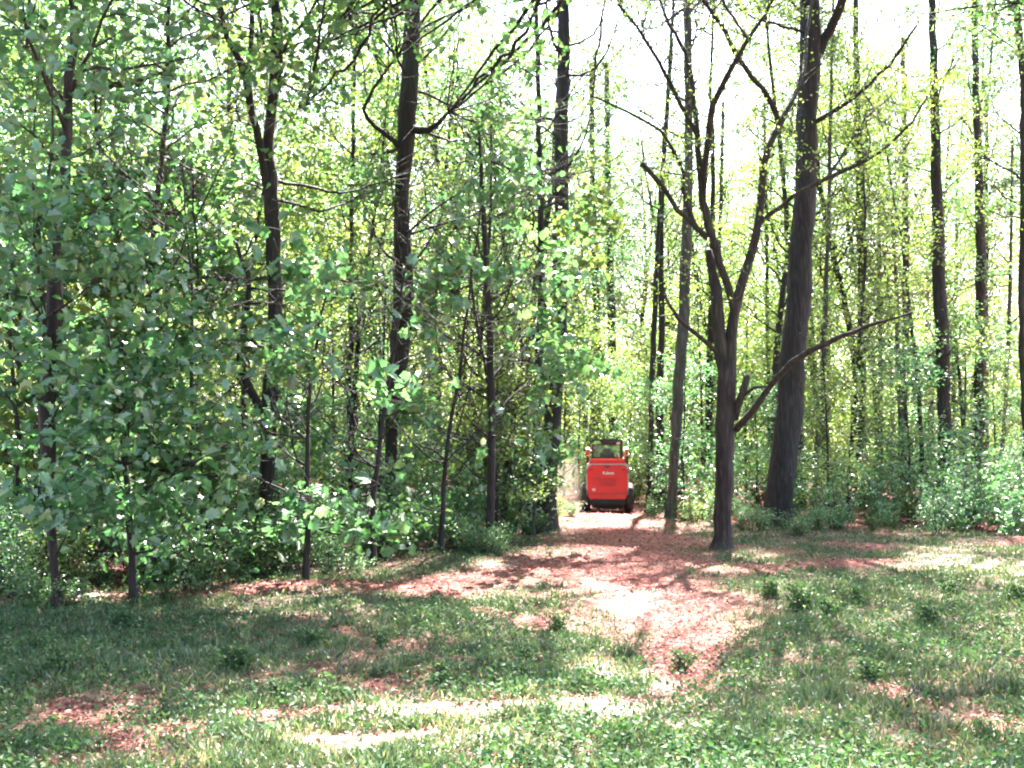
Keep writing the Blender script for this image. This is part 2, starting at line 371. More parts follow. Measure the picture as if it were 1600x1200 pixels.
traced_tree('forked_tree', 'bare forking many-stemmed tree with a broken stub, standing beside the red soil path', [
    [(1127, 858, 27), (1129, 800, 26), (1132, 700, 29), (1134, 640, 30), (1136, 580, 27), (1143, 530, 18), (1148, 480, 16), (1163, 430, 14), (1180, 380, 14), (1189, 330, 12), (1191, 275, 11), (1198, 235, 11), (1217, 192, 10, .3), (1240, 155, 8, .6), (1258, 100, 7, 1.2), (1262, 40, 6, 2)],
    [(1136, 600, 20), (1124, 535, 22), (1121, 500, 20), (1118, 450, 17), (1110, 405, 14, .1), (1107, 392, 12, .1)],
    [(1148, 488, 13), (1136, 440, 12, -.1), (1122, 400, 12, -.2), (1108, 350, 13, -.2), (1098, 310, 12, -.2), (1093, 262, 10, -.2), (1088, 200, 9, -.1), (1083, 130, 8), (1070, 80, 7, .2), (1040, 30, 5, .4), (1020, -30, 4, .5)],
    [(1098, 310, 10, -.2), (1103, 240, 10, -.3), (1112, 165, 11, -.5), (1130, 130, 9, -.7), (1155, 88, 8, -.9), (1180, 45, 6, -1.1), (1210, 0, 5, -1.3), (1235, -60, 4, -1.5)],
    [(1217, 192, 9, .3), (1203, 155, 9, .1), (1180, 128, 8, -.1), (1155, 95, 8, -.3), (1138, 60, 7, -.5), (1115, 22, 6, -.7), (1085, -20, 5, -.9)],
    [(1150, 672, 11), (1175, 642, 11, -.3), (1200, 608, 9, -.6), (1226, 574, 9, -.9), (1262, 550, 9, -1.2), (1300, 530, 8, -1.4), (1345, 514, 6, -1.6), (1390, 500, 4, -1.8), (1425, 488, 3, -2)],
    [(1148, 655, 12), (1156, 622, 12, -.2), (1168, 588, 10, -.3)],
    [(1160, 620, 6, -.2), (1180, 600, 5, -.4), (1198, 604, 3, -.5)],
    [(1122, 552, 9), (1100, 532, 7, -.2), (1072, 508, 6, -.4), (1050, 488, 5, -.6), (1038, 462, 4, -.7)],
    [(1105, 372, 10, -.2), (1080, 345, 9, -.3), (1052, 325, 8, -.4), (1036, 288, 7, -.5), (1004, 256, 9, -.5)],
    [(1086, 350, 8, -.3), (1072, 320, 6, -.3), (1066, 262, 6, -.3), (1040, 208, 5, -.4), (1000, 182, 5, -.5), (962, 166, 4, -.6), (925, 150, 3, -.6)],
    [(1089, 210, 8, -.1), (1060, 155, 7, -.2), (1032, 100, 6, -.4), (1003, 52, 5, -.6), (968, 8, 4, -.8)],
    [(1189, 348, 8), (1215, 326, 8, -.2), (1243, 303, 7, -.4), (1290, 280, 7, -.7), (1340, 258, 6, -.9), (1385, 232, 5, -1.1), (1420, 200, 4, -1.3), (1450, 150, 3, -1.5)],
    [(1290, 280, 5, -.7), (1320, 235, 4, -.6), (1345, 190, 4, -.4), (1392, 150, 3, 0)]],
    depth(858), 'spring', 'red', 17.5, (.70, 16, 4.0), clumps=[*over(1040, 1420, -480, -260, -7, -4.5, 14, 1.3, 14), *over(1040, 1330, -430, -270, -4.6, -1.6, 10, 1.2, 13), *[(rx, ry, rd, 1.3, 14) for rx, ry, rd in [(900, -220, -2), (1000, -160, -3), (1080, -260, -1), (1180, -180, -3.5), (1260, -300, -2), (1000, -420, -1), (1150, -460, 0), (1320, -220, -4), (860, -420, -2), (1400, -360, -3), (1080, -120, -4.5), (950, -90, -4)]], (1455, 150, -1.5, .9, 8), (1010, 20, -.5, .8, 5), (1200, -40, -1, 1.0, 7), (1120, -40, -.5, 1, 8), (1420, 260, -1.2, .7, 6), (1340, 235, -.8, .5, 4), (1060, -60, 0, 1, 7)], leafsize=.085, per=7, twiggy=2)
traced_tree('slim_tree', 'mossy dark trunk rising straight between the forked tree and the red loader', [
    [(1048, 812, 15), (1052, 740, 14), (1058, 640, 17), (1066, 520, 18), (1073, 380, 17), (1076, 250, 13), (1076, 120, 13), (1074, 0, 13), (1073, -150, 9)]],
    depth(812), 'spring', 'grey', 19, (.5, 12, 2.6), clumps=[*over(930, 1200, -30, 220, -2, 3, 15, 1.1, 11), (1010, 330, -.5, .9, 6), (1100, 560, .5, .7, 5), (1030, 600, -.5, .8, 6)], leafsize=.09)
traced_tree('slim_tree', 'thin dark stem immediately right of the red loader, left of the mossy trunk', [
    [(1012, 800, 9), (1016, 700, 8), (1019, 560, 9), (1026, 430, 8), (1030, 320, 6), (1042, 200, 6), (1050, 60, 5)]],
    depth(800), 'oak', 'dark', 15, (.35, 12, 2.0), leafsize=.09)
traced_tree('pine_tree', 'tall thick trunk half hidden by leaves just left of the dusty loader track', [
    [(852, 826, 34), (858, 740, 29), (866, 620, 27), (873, 500, 26), (876, 400, 24), (877, 260, 22), (880, 100, 20), (882, 0, 19), (884, -200, 15)]],
    depth(826), 'cool', 'dark', 22, (.3, 26, 3.0), clumps=[*over(700, 1010, -20, 380, -2, 3, 18, 1.1, 15), (866, 440, -2.5, 1.0, 13), (880, 240, -2, 1.0, 13), (820, 800, -1.2, .8, 7), (900, 520, -1.5, .9, 8), (930, 400, -1.5, 1.2, 12), (880, 300, -1.5, 1.2, 10), (800, 700, -1.5, .9, 8), (960, 470, -1, .9, 8), (840, 420, -2, 1.1, 10)], leafsize=.11)
traced_tree('young_tree', 'thin straight dark stem standing alone at the clearing edge, centre of the picture', [
    [(764, 868, 14), (767, 780, 13), (768, 650, 12), (766, 520, 11), (758, 400, 9), (754, 300, 7), (748, 200, 5)]],
    depth(868), 'cool', 'dark', 8, (.25, 14, 1.7), clumps=[(738, 682, -1.2, .34, 10), (700, 620, -1, .6, 8), (680, 560, -.8, .6, 8), (850, 412, -.5, .5, 10), (800, 540, -.6, .6, 7), (720, 480, -.8, .7, 9), (690, 690, -1, .5, 6), (790, 640, -.6, .45, 5), (650, 640, -1, .6, 8)], leafsize=.17, shape=LO, per=7)
traced_tree('oak_tree', 'stout blackish trunk with broken limb stumps rising behind leaves, left of centre', [
    [(608, 852, 20), (608, 760, 18), (612, 660, 20), (622, 560, 30), (630, 490, 34), (628, 400, 28), (627, 300, 22), (636, 190, 30), (641, 110, 28), (644, 20, 26), (648, -150, 20)],
    [(640, 200, 15), (662, 208, 12, -.3), (684, 196, 8, -.5), (700, 176, 5, -.6)],
    [(632, 240, 9), (616, 222, 7, -.2), (604, 204, 4, -.3)],
    [(628, 230, 9), (560, 175, 6, -.8), (590, 130, 5, -.9), (620, 90, 4, -1)]],
    depth(852), 'oak', 'dark', 20, (.45, 24, 3.4), clumps=[*over(480, 900, -20, 300, -3, 4, 22, 1.1, 17), (630, 330, -2.5, 1.0, 14), (636, 440, -2.5, .9, 13), *over(450, 1050, -420, -70, -6, 0, 28, 1.4, 15), (640, 30, -2, 1.5, 16), (560, 60, -2, 1.3, 14), (720, 60, -2, 1.3, 12), (760, 260, -2.5, 1.1, 12), (700, 320, -2.5, 1.2, 12), (560, 300, -3, 1.1, 10), (800, 180, -2, .9, 9), (620, 680, -2.6, .7, 8), (560, 740, -2.5, .7, 8), (640, 790, -2.5, .6, 7), (580, 420, -2, 1, 9)], leafsize=.15, shape=LO, per=7)
traced_tree('crooked_tree', 'crooked dark tree with a low looping fork among the left foliage', [
    [(408, 878, 22), (412, 800, 22), (418, 740, 23), (420, 680, 26), (418, 640, 26), (424, 600, 24), (430, 540, 22), (428, 450, 22), (425, 350, 24), (424, 290, 22), (420, 230, 18), (420, 170, 16), (436, 80, 20), (430, 0, 16), (430, -120, 13)],
    [(417, 655, 15), (396, 622, 14, -.2), (380, 588, 13, -.3), (372, 555, 12, -.4), (383, 500, 10, -.5), (392, 440, 8, -.6), (370, 380, 6, -.7)],
    [(418, 300, 14), (408, 240, 13, -.2), (392, 170, 12, -.4), (385, 110, 14, -.5), (362, 76, 10, -.7), (344, 30, 7, -.9), (330, -40, 5, -1)],
    [(388, 115, 8, -.5), (393, 50, 9, -.4), (396, 0, 8, -.3), (398, -60, 7, -.2)],
    [(436, 85, 5), (470, 65, 4, -.2), (492, 62, 3, -.3), (484, 120, 3, -.4), (478, 165, 3, -.5)],
    [(425, 435, 8), (370, 437, 7, -.5), (310, 434, 5, -1)]],
    depth(878), 'oak', 'dark', 18, (.45, 22, 3.2), clumps=[*over(230, 660, -20, 300, -2.5, 3, 20, 1.1, 17), (424, 310, -2, .8, 12), *over(60, 800, -420, -70, -4.5, 0, 26, 1.4, 15), (330, 60, -2, 1.1, 11), (480, 140, -2, 1, 9), (300, 230, -3, 1.1, 12), (470, 450, -2.5, .7, 9), (380, 540, -3, .5, 8), (340, 420, -3, .9, 10), (520, 60, -1.5, 1, 8), (470, 500, -3, .8, 9), (560, 500, -3, .9, 11), (520, 400, -2.5, .8, 9), (230, 30, -2, 1.1, 9), (300, 330, -2.5, .8, 8)], leafsize=.15, shape=LO, per=7)
traced_tree('edge_tree', 'reddish leaning trunk nearest the left picture edge, rooted in the clearing border', [
    [(90, 962, 15), (84, 880, 13), (78, 790, 15), (76, 700, 24), (76, 600, 26), (82, 500, 25), (92, 410, 24), (99, 300, 17), (105, 200, 16), (112, 100, 14), (116, 0, 13), (120, -150, 10)],
    [(80, 640, 8), (68, 520, 8, -.2), (66, 430, 8, -.3), (60, 340, 6, -.4), (50, 280, 5, -.5)],
    [(90, 440, 6), (74, 270, 5, -.4), (83, 210, 4, -.5), (80, 150, 3, -.6), (78, 90, 3, -.7)],
    [(84, 250, 5, -.4), (50, 210, 4, -.6), (10, 180, 3, -.8)]],
    depth(960), 'cool', 'red', 14, (.38, 24, 2.9), clumps=[*over(220, 830, -640, -380, .8, 2.4, 14, 1.2, 14), *over(-150, 620, -620, -90, -.5, 1.6, 20, 1.2, 15), (60, 340, -1.5, .75, 16), (150, 330, -1.5, .7, 14), (20, 420, -1.2, .6, 10), (180, 420, -1.2, .55, 9), (60, 120, -1, .9, 12), (200, 180, -1, .8, 9), (120, 590, -1, .4, 6), (20, 560, -.6, .5, 6), (60, 760, -.8, .4, 6), (160, 700, -.8, .4, 6), (110, 810, -.6, .35, 6), (0, 300, -1, .7, 10), (20, 40, -.5, .8, 9)], leafsize=.14, shape=LO, per=7)
traced_tree('sapling', 'thin forked sapling with a black stem, second from the left at the clearing border', [
    [(213, 944, 13), (208, 880, 12), (200, 800, 10), (195, 720, 9), (192, 660, 8), (180, 610, 6), (172, 560, 4), (166, 500, 3)],
    [(194, 690, 6), (203, 640, 5, -.1), (222, 600, 4, -.2), (214, 540, 3, -.3)]],
    depth(944), 'cool', 'dark', 4.2, (.3, 12, 1.2), clumps=[(150, 600, -.6, .35, 7), (240, 560, -.4, .4, 8), (300, 640, -.5, .4, 8), (230, 800, -.4, .35, 7), (300, 780, -.6, .3, 7), (160, 780, -.4, .35, 6), (340, 700, -.5, .4, 8)], leafsize=.16, shape=LO, per=6)
traced_tree('slim_tree', 'slender reddish trunk behind the forked sapling, left of the crooked tree', [
    [(222, 892, 11), (222, 800, 12), (220, 700, 13), (228, 600, 13), (231, 500, 11), (236, 400, 10), (250, 280, 8), (262, 140, 8), (264, 0, 7), (268, -100, 6)],
    [(231, 470, 5), (262, 440, 4, -.3), (290, 370, 3, -.5)]],
    depth(892), 'oak', 'red', 14, (.35, 20, 2.4), clumps=[*over(-40, 430, -10, 300, -1, 3, 18, 1.0, 17), (170, 280, -1.5, .8, 9), (250, 230, -2, .9, 10), (290, 500, -1.5, .8, 10), (160, 500, -1.5, .7, 8), (320, 620, -2, .6, 9), (380, 680, -2.5, .5, 8), (300, 120, -1, 1, 9), (180, 80, -1, 1, 9)], leafsize=.15, shape=LO, per=7)
traced_tree('slim_tree', 'narrow blackish stem threading through the foliage between crooked tree and stout trunk', [
    [(545, 850, 9), (548, 740, 9), (546, 600, 9), (549, 480, 8), (548, 320, 7), (552, 200, 6), (556, 60, 5)]],
    depth(852) + 1.5, 'spring', 'dark', 13, (.3, 18, 2.2), clumps=[(520, 200, -1, 1, 8), (600, 380, -1, 1, 8), (490, 640, -1.5, .8, 8)], leafsize=.1)
traced_tree('slim_tree', 'dark pole-like trunk between the centre stem and the thick trunk beside the loader', [
    [(826, 845, 16), (832, 760, 15), (838, 660, 13), (842, 560, 13), (846, 470, 12), (846, 380, 10), (842, 200, 8), (838, 0, 7)]],
    depth(838) + 1, 'oak', 'dark', 16, (.3, 18, 2.3), clumps=[(800, 330, -1, 1.1, 8), (780, 120, -1, 1.2, 9)], leafsize=.1)
# right-hand trunks
right = [
 ('pine_tree', 'dark trunk with pale moss first to the right of the leaning large trunk', [(1342, 792, 13), (1344, 700, 13), (1347, 560, 14), (1346, 400, 12), (1342, 250, 11), (1338, 90, 9), (1336, -60, 8)], 792, 'spring', 'dark', 20),
 ('slim_tree', 'pale thin leaning stem tight behind the large leaning trunk on its right', [(1268, 800, 8), (1276, 700, 8), (1286, 580, 9), (1291, 450, 7), (1295, 300, 6), (1299, 150, 5), (1302, 0, 4)], 806, 'spring', 'grey', 15),
 ('slim_tree', 'narrow dark trunk halfway between the mossy pine and the twin thick trunks at right', [(1412, 786, 10), (1412, 660, 10), (1415, 540, 10), (1416, 400, 10), (1414, 250, 9), (1410, 60, 7)], 786, 'spring', 'dark', 19),
 ('pine_tree', 'thick shaggy trunk, left one of the two stout trunks near the right edge', [(1474, 806, 19), (1476, 700, 19), (1474, 580, 20), (1468, 450, 20), (1464, 320, 17), (1460, 150, 13), (1456, 0, 11), (1454, -150, 9)], 806, 'oak', 'dark', 21),
 ('pine_tree', 'reddish straight trunk, right one of the two stout trunks near the right edge', [(1522, 800, 15), (1526, 700, 15), (1531, 560, 15), (1533, 420, 16), (1531, 320, 14), (1526, 180, 11), (1522, 0, 9), (1520, -150, 7)], 800, 'spring', 'red', 21),
 ('slim_tree', 'skinny dark stem between the mossy pine and the narrow dark trunk', [(1376, 780, 6), (1376, 600, 7), (1374, 450, 7), (1374, 300, 6), (1372, 120, 5)], 782, 'spring', 'dark', 15),
 ('slim_tree', 'thin black stem seen in the gap between forked tree and large leaning trunk', [(1200, 790, 6), (1202, 640, 6), (1199, 480, 6), (1197, 320, 5), (1194, 160, 4)], 784, 'spring', 'dark', 14),
 ('slim_tree', 'fine stem running up through the fork of the many-stemmed tree', [(1106, 790, 6), (1112, 620, 6), (1120, 480, 6), (1127, 300, 6), (1130, 160, 5)], 782, 'spring', 'dark', 15),
 ('slim_tree', 'curved pale trunk cut by the right picture edge', [(1608, 810, 12), (1602, 650, 12), (1597, 480, 13), (1600, 330, 12), (1600, 120, 12), (1590, 30, 11), (1582, -60, 9)], 810, 'spring', 'red', 16),
 ('slim_tree', 'thin grey stem between the reddish stout trunk and the right picture edge', [(1556, 795, 6), (1570, 650, 6), (1577, 500, 6), (1580, 350, 5), (1582, 220, 4)], 790, 'spring', 'grey', 12),
 ('slim_tree', 'dark trunk directly above the loader cab, the right one of the pair behind it', [(958, 775, 13), (958, 700, 14), (959, 600, 14), (955, 480, 12), (950, 300, 10), (948, 100, 8)], 772, 'oak', 'dark', 20),
 ('slim_tree', 'brown trunk behind the loader cab, the left one of the pair', [(930, 778, 11), (930, 700, 12), (932, 600, 12), (932, 480, 11), (926, 300, 9), (924, 100, 8)], 775, 'oak', 'red', 20),
 ('slim_tree', 'slim twin-looking stem left of the centre stem, low among pale gaps', [(722, 800, 7), (716, 660, 8), (714, 520, 8), (716, 400, 7), (712, 200, 6)], 800, 'spring', 'dark', 16),
 ('slim_tree', 'thin rusty stem close right of the pale gap and left of the dark pole', [(790, 800, 6), (792, 660, 7), (790, 500, 7), (786, 350, 6), (782, 160, 5)], 796, 'spring', 'red', 16),
 ('slim_tree', 'thin stem leaning right behind the stout blackish trunk', [(668, 800, 7), (672, 660, 7), (678, 480, 7), (690, 330, 6), (706, 160, 5)], 802, 'spring', 'dark', 15),
]
for nm, lb, st, by, lk, bk, h in right:
    xr = st[3][0]
    cl = []
    if xr > 1300 and xr < 1500: cl = [(xr + 30, 90, -1, 1.3, 9), (xr - 20, 330, -1, 1.0, 7), (xr + 20, 560, -1, .9, 6)]
    traced_tree(nm, lb, [st], depth(by), lk, bk, h, (.42 if xr > 1050 else .3, 14, 2.4), clumps=cl, leafsize=.09, per=8, sub=5)

# a leaning dead twig tripod and fallen branches
def fallen(name, label, a, b, w_, kind='dark'):
    A = G(*a); B = G(*b); n = 6
    pts = [np.array([*(A + (B - A) * t), float(gh(*(A + (B - A) * t))) + .06 + .05 * math.sin(t * 3)]) for t in np.linspace(0, 1, n)]
    e = empty(name, pts[0]); L = np.linalg.norm(B - A)
    ls = [dense(pts, np.linspace(w_, w_ * .4, n), .2, .012)]
    for k in range(4):
        q = ls[0][0][int(rng.uniform(.3, .95) * (len(ls[0][0]) - 1))]
        ls.append(limb(q, rng.uniform(-.6, .6), rng.uniform(.1, .5), L * .22, w_ * .35, seg=4))
    o = tubes('fallen_branch', ls, BM[kind], None, None)
    bpy.data.objects.remove(e)
    o.name = name
    o.location = pts[0]; 
    me = o.data; co = np.empty(len(me.vertices) * 3, np.float32); me.vertices.foreach_get('co', co)
    co = (co.reshape(-1, 3) - pts[0]).astype(np.float32); me.vertices.foreach_set('co', co.ravel()); me.update()
    tag(o, label, 'branch'); return o
fallen('fallen_branch', 'dark fallen branch on red soil left of the centre stem', (640, 872), (745, 862), .035)
fallen('fallen_branch', 'long low fallen branch along the clearing border at far left', (10, 948), (75, 944), .03)
fallen('fallen_branch', 'short stick lying in the grass at lower right', (1415, 1104), (1438, 1096), .012, 'grey')

# ------------------------------------------------------------------ woods behind: a few kinds, copied with their parts
def proto(kind, name, leafkind, barkkind, H, r0, t0, nl, L, leafsize, per, sub=5, spread=.3):
    reseed(f'{leafkind}{barkkind}{H}')
    e = empty(name, (0, 0, 0))
    k = int(H / 1.2); pts = [np.array([0, 0, -.15])]
    d = np.array([0, 0, 1.])
    for i in range(k):
        d = unit(d + rng.normal(size=3) * .05 + np.array([0, 0, .1])); pts.append(pts[-1] + d * H / k)
    rad = np.linspace(r0, .02, k + 1)
    pd, rd = dense(pts, rad, .6, .01)
    lines, anchors = [(pd, rd)], []
    grow(pd, rd, t0, nl, L, lines, anchors, sub=sub, twig=L * .4)
    tubes('trunk', lines, BM[barkkind], e)
    pos, tint = sprays(anchors, per, spread)
    leaves('crown', pos, leafsize, LM[leafkind], e, clump=tint)
    return e
PROTO = {
 'tall_spring': proto(0, 'forest_tree', 'spring', 'dark', 22, .17, .28, 34, 3.4, .17, 11, spread=.34),
 'tall_oak': proto(0, 'forest_tree', 'oak', 'dark', 20, .20, .25, 34, 3.6, .17, 11, spread=.34),
 'pine': proto(0, 'forest_pine', 'cool', 'red', 24, .16, .45, 30, 2.4, .15, 12, spread=.28),
 'bronze': proto(0, 'forest_tree', 'bronze', 'grey', 19, .14, .3, 26, 2.8, .16, 9, spread=.34),
 'under_spring': proto(0, 'understory_tree', 'spring', 'dark', 7, .05, .12, 22, 2.2, .13, 9, spread=.26),
 'under_cool': proto(0, 'understory_tree', 'cool', 'dark', 6, .05, .1, 22, 2.0, .13, 9, spread=.26),
}
used = {}
def inst(key, x, y, rz, s, label, cat, group):
    src = PROTO[key]
    if key not in used: e = src; used[key] = 1; kids = None
    else:
        e = src.copy(); C.objects.link(e)
        for ch in [c for c in src.children]:
            c = ch.copy(); C.objects.link(c); c.parent = e
    e.location = (x, y, float(gh(x, y))); e.rotation_euler = (0, 0, rz); e.scale = (s[0], s[0], s[1])
    tag(e, label, cat, group)
    return e
LANDM = [(85, 'the leftmost trunk'), (212, 'the forked sapling'), (420, 'the crooked tree'), (620, 'the stout trunk'), (765, 'the centre stem'),
         (860, 'the thick pine'), (950, 'the red loader'), (1060, 'the mossy trunk'), (1130, 'the forked tree'), (1220, 'the leaning trunk'),
         (1345, 'the first pine'), (1415, 'the narrow trunk'), (1474, 'the shaggy trunk'), (1530, 'the reddish trunk'), (1600, 'the right edge')]
_OLD = [(85, 'the leftmost reddish trunk'), (212, 'the forked sapling'), (420, 'the crooked tree'), (620, 'the stout blackish trunk'), (765, 'the lone centre stem'),
         (860, 'the thick trunk left of the loader'), (950, 'the red loader'), (1060, 'the mossy dark trunk'), (1130, 'the many-stemmed forked tree'), (1220, 'the large leaning trunk'),
         (1345, 'the mossy pine'), (1415, 'the narrow dark trunk'), (1474, 'the shaggy stout trunk'), (1530, 'the reddish stout trunk'), (1600, 'the right picture edge')]
seen = {}
def place_label(adj, what, px, far):
    lx, ln = min(LANDM, key=lambda a: abs(a[0] - px))
    side = 'left of' if px < lx - 12 else 'right of' if px > lx + 12 else 'behind'
    base = f'{adj} {what} {far}, {side} {ln}'.replace('  ', ' ').strip()
    return base
DEPTHW = [(30, 'just inside'), (40, 'near the edge'), (46, 'midway back'), (52, 'deeper back'), (60, 'deep inside'), (70, 'far back'), (200, 'at the back')]
cnt = 0
far_used = set()
def far_tree(key, px, y, s):
    x = (px - 800) / F * y
    adj = {'tall_spring': 'yellow-green tall', 'tall_oak': 'deep green tall', 'pine': 'red-barked tall', 'bronze': 'bronze-leaved slim', 'under_spring': 'bright green small', 'under_cool': 'bluish green small'}[key]
    what = 'tree'
    band = next(b for d, b in DEPTHW if y < d)
    lb = place_label(adj, what, px, band)
    far_used.add(lb)
    inst(key, x, y, rng.uniform(0, 6.28), s, lb, 'tree', 'trees standing in the woods behind the clearing')
def okgap(px, y):   # bright openings in the woods and the loader track stay free
    if 1130 < px < 1195 and y > 26: return rng.random() < .12
    if 1000 < px < 1040 and y > 30: return rng.random() < .4
    if px > 1545: return rng.random() < .3
    if 880 < px < 1010 and y < 44: return False
    return True
reseed('woods')
bands = [(33, 40, 16), (40, 52, 24), (52, 66, 26), (66, 84, 26)]
for y0, y1, n in bands:
    for k in range(n):
        px = -60 + (k + rng.uniform(0, 1)) / n * 1740; y = rng.uniform(y0, y1)
        if not okgap(px, y): continue
        if 1000 < px: key = rng.choice(['tall_spring', 'tall_spring', 'pine', 'bronze', 'tall_oak'], p=[.3, .2, .2, .15, .15])
        else: key = rng.choice(['tall_spring', 'tall_oak', 'pine', 'bronze'], p=[.4, .35, .1, .15])
        far_tree(key, px, y, (rng.uniform(.75, 1.1), rng.uniform(.75, 1.1)))
for px, y in [(905, 42), (945, 46), (985, 41), (1015, 38), (1040, 44), (1065, 39), (1095, 37), (1125, 43), (1165, 40), (1180, 48), (925, 54), (965, 58), (1000, 52), (880, 39), (1145, 55), (1215, 40), (1255, 38), (1290, 42)]:
    s_ = rng.uniform(.75, 1.15); far_tree(rng.choice(['under_spring', 'under_cool'], p=[.65, .35]), px, y, (s_, s_))
for px, y in [(915, 58), (940, 66), (972, 62), (1010, 60), (1055, 56), (1085, 64), (1115, 60), (1240, 54)]:
    far_tree(rng.choice(['tall_oak', 'tall_spring', 'bronze']), px, y, (1., 1.))
for k in range(46):
    y = rng.uniform(25, 50); px = -60 + (k + rng.uniform(0, 1)) / 46 * 1740
    if 880 < px < 1020 and y < 46: continue
    if px < 850: y = rng.uniform(20, 45)
    if 815 < px < 1050 and y < 40: continue
    s = rng.uniform(.6, 1.05)
    far_tree(rng.choice(['under_spring', 'under_cool']), px, y, (s, s * rng.uniform(.8, 1.1)))

# distant mass of woods
def distant():
    reseed('distant')
    N = 260000
    ang = rng.uniform(-.62, .62, N); y = rng.uniform(78, 120, N); x = np.tan(ang) * y
    h = (rng.beta(1.1, 1.9, N)) * 26 + .3
    nz = np.sin(x * .35 + 1) + np.sin(x * .13 + y * .1) * .8 + np.sin(h * .5 + x * .2) * .6 + rng.normal(size=N) * .6
    k = (nz > -.5) | (h < 9)
    pos = np.stack([x, y, h], 1)[k]
    leaves('distant_woods', pos, .5, LM['spring'], None)
    o = bpy.data.objects['distant_woods']; tag(o, 'far yellow-green mass of woods closing the view behind all trunks', 'woods', None, 'stuff')
distant()

def leafy_tree(name, label, px, D, H, W, leafkind, nl=26, leafsize=.12, shape=LO, per=9, low=.12, r0=.05, bark_='dark', lean=0, x=None, group=None, sub=6, twig=None, elev=(-.1, .6)):
    reseed(label)
    X = (px - 800) / F * D if x is None else x
    e = empty(name, (X, D, float(gh(X, D))))
    k = int(H / .7); d = unit(np.array([lean, 0, 1.])); p = np.array([X, D, float(gh(X, D)) - .1]); pts = [p]
    for i in range(k):
        d = unit(d + rng.normal(size=3) * (.06 if r0 < .12 else .022) + np.array([lean * .5, 0, .06 if r0 < .12 else .12])); p = p + d * H / k; pts.append(p)
    rad = np.linspace(r0, .008, k + 1); rad[0] *= 1.3
    pd, rd = dense(pts, rad, .4, .01)
    lines, anchors = [(pd, rd)], []
    grow(pd, rd, low, nl, W, lines, anchors, elev=elev, sub=sub, twig=twig or W * .42)
    tubes('trunk', lines, BM[bark_], e)
    pos, tint = sprays(anchors, per, .13 + leafsize * .38)
    pos, kk = carve(pos)
    leaves('crown', pos, leafsize, LM[leafkind], e, shape=shape, clump=tint[kk], upbias=.6)
    return tag(e, label, 'tree', group)
for a in [
 ('understory_tree', 'dense dark leafy small tree filling the far left edge behind the reddish trunk', 30, 15.0, 5.6, 1.8, 'cool', 20),
 ('understory_tree', 'bluish leafy small tree between the reddish trunk and the forked sapling', 150, 16.5, 6.0, 1.5, 'spring', 20),
 ('understory_tree', 'broad bright leafy small tree just left of the crooked tree', 320, 16.2, 6.6, 1.9, 'oak', 36),
 ('understory_tree', 'large-leaved small tree in front of the crooked tree, its crown hiding the trunk', 480, 15.2, 4.7, 1.45, 'cool', 28),
 ('understory_tree', 'large-leaved small tree hiding the middle of the stout blackish trunk', 585, 17.4, 6.4, 1.8, 'cool', 30),
 ('understory_tree', 'round leafy small tree between the stout blackish trunk and the lone centre stem', 690, 18.6, 7.2, 1.7, 'oak', 28),
 ('understory_tree', 'leafy small tree right behind the lone centre stem', 780, 21.5, 8.0, 1.9, 'cool', 38),
 ('understory_tree', 'mid-green leafy tree in front of the thick trunk left of the loader', 786, 22.5, 7.6, 1.2, 'spring', 22),
 ('understory_tree', 'tall leafy tree arching high above the loader from its left', 846, 27.0, 11.5, 2.6, 'oak', 34),
 ('understory_tree', 'yellow-green tall leafy tree rising behind the crooked tree', 390, 21.0, 10.8, 2.4, 'spring', 40),
 ('understory_tree', 'yellow-green tall leafy tree rising behind the stout blackish trunk', 560, 23.0, 11.5, 2.5, 'spring', 40),
 ('understory_tree', 'yellow-green tall leafy tree at far left behind the dense dark one', 80, 20.0, 10.5, 2.4, 'spring', 40),
 ('understory_tree', 'yellow-green tall leafy tree behind the slender reddish trunk', 235, 19.0, 10.2, 2.2, 'oak', 40),
 ('understory_tree', 'yellow-green tall leafy tree rising behind the lone centre stem', 735, 25.0, 12, 2.4, 'spring', 40),
 ('understory_tree', 'tall bare-stemmed tree far behind the forked tree, leafy only at its very top', 1103, 37.0, 25, 4.6, 'oak', 50),
 ('understory_tree', 'tall bare-stemmed tree between loader and mossy trunk, leafy only at the top', 1032, 35.0, 24, 4.6, 'oak', 50),
 ('understory_tree', 'tall bare-stemmed tree seen right of the large leaning trunk, leafy at the top', 1250, 36.0, 25, 4.6, 'oak', 50),
 ('understory_tree', 'yellow-green tall leafy tree right of the large leaning trunk, behind its boughs', 1322, 31.0, 14, 2.5, 'spring', 36),
 ('understory_tree', 'yellow-green tall leafy tree between the narrow dark trunk and the shaggy stout one', 1440, 32.0, 14.5, 2.6, 'spring', 36),
 ('understory_tree', 'olive tall leafy tree close behind the reddish stout trunk at right', 1512, 34.0, 12.5, 2.2, 'oak', 30)]:
    big = a[4] > 9
    vt = a[4] > 20
    leafy_tree(('forest_tree' if vt else a[0]), *a[1:7], nl=a[7], sub=8 if vt else 6, leafsize=.17 if vt else .125 if big else .20, per=12 if vt else 8 if big else 7, low=.68 if vt else (.42 if a[2] == 846 else .25) if big else .16, r0=.14 if vt else .08 if big else .05, shape=RH if big else LO)
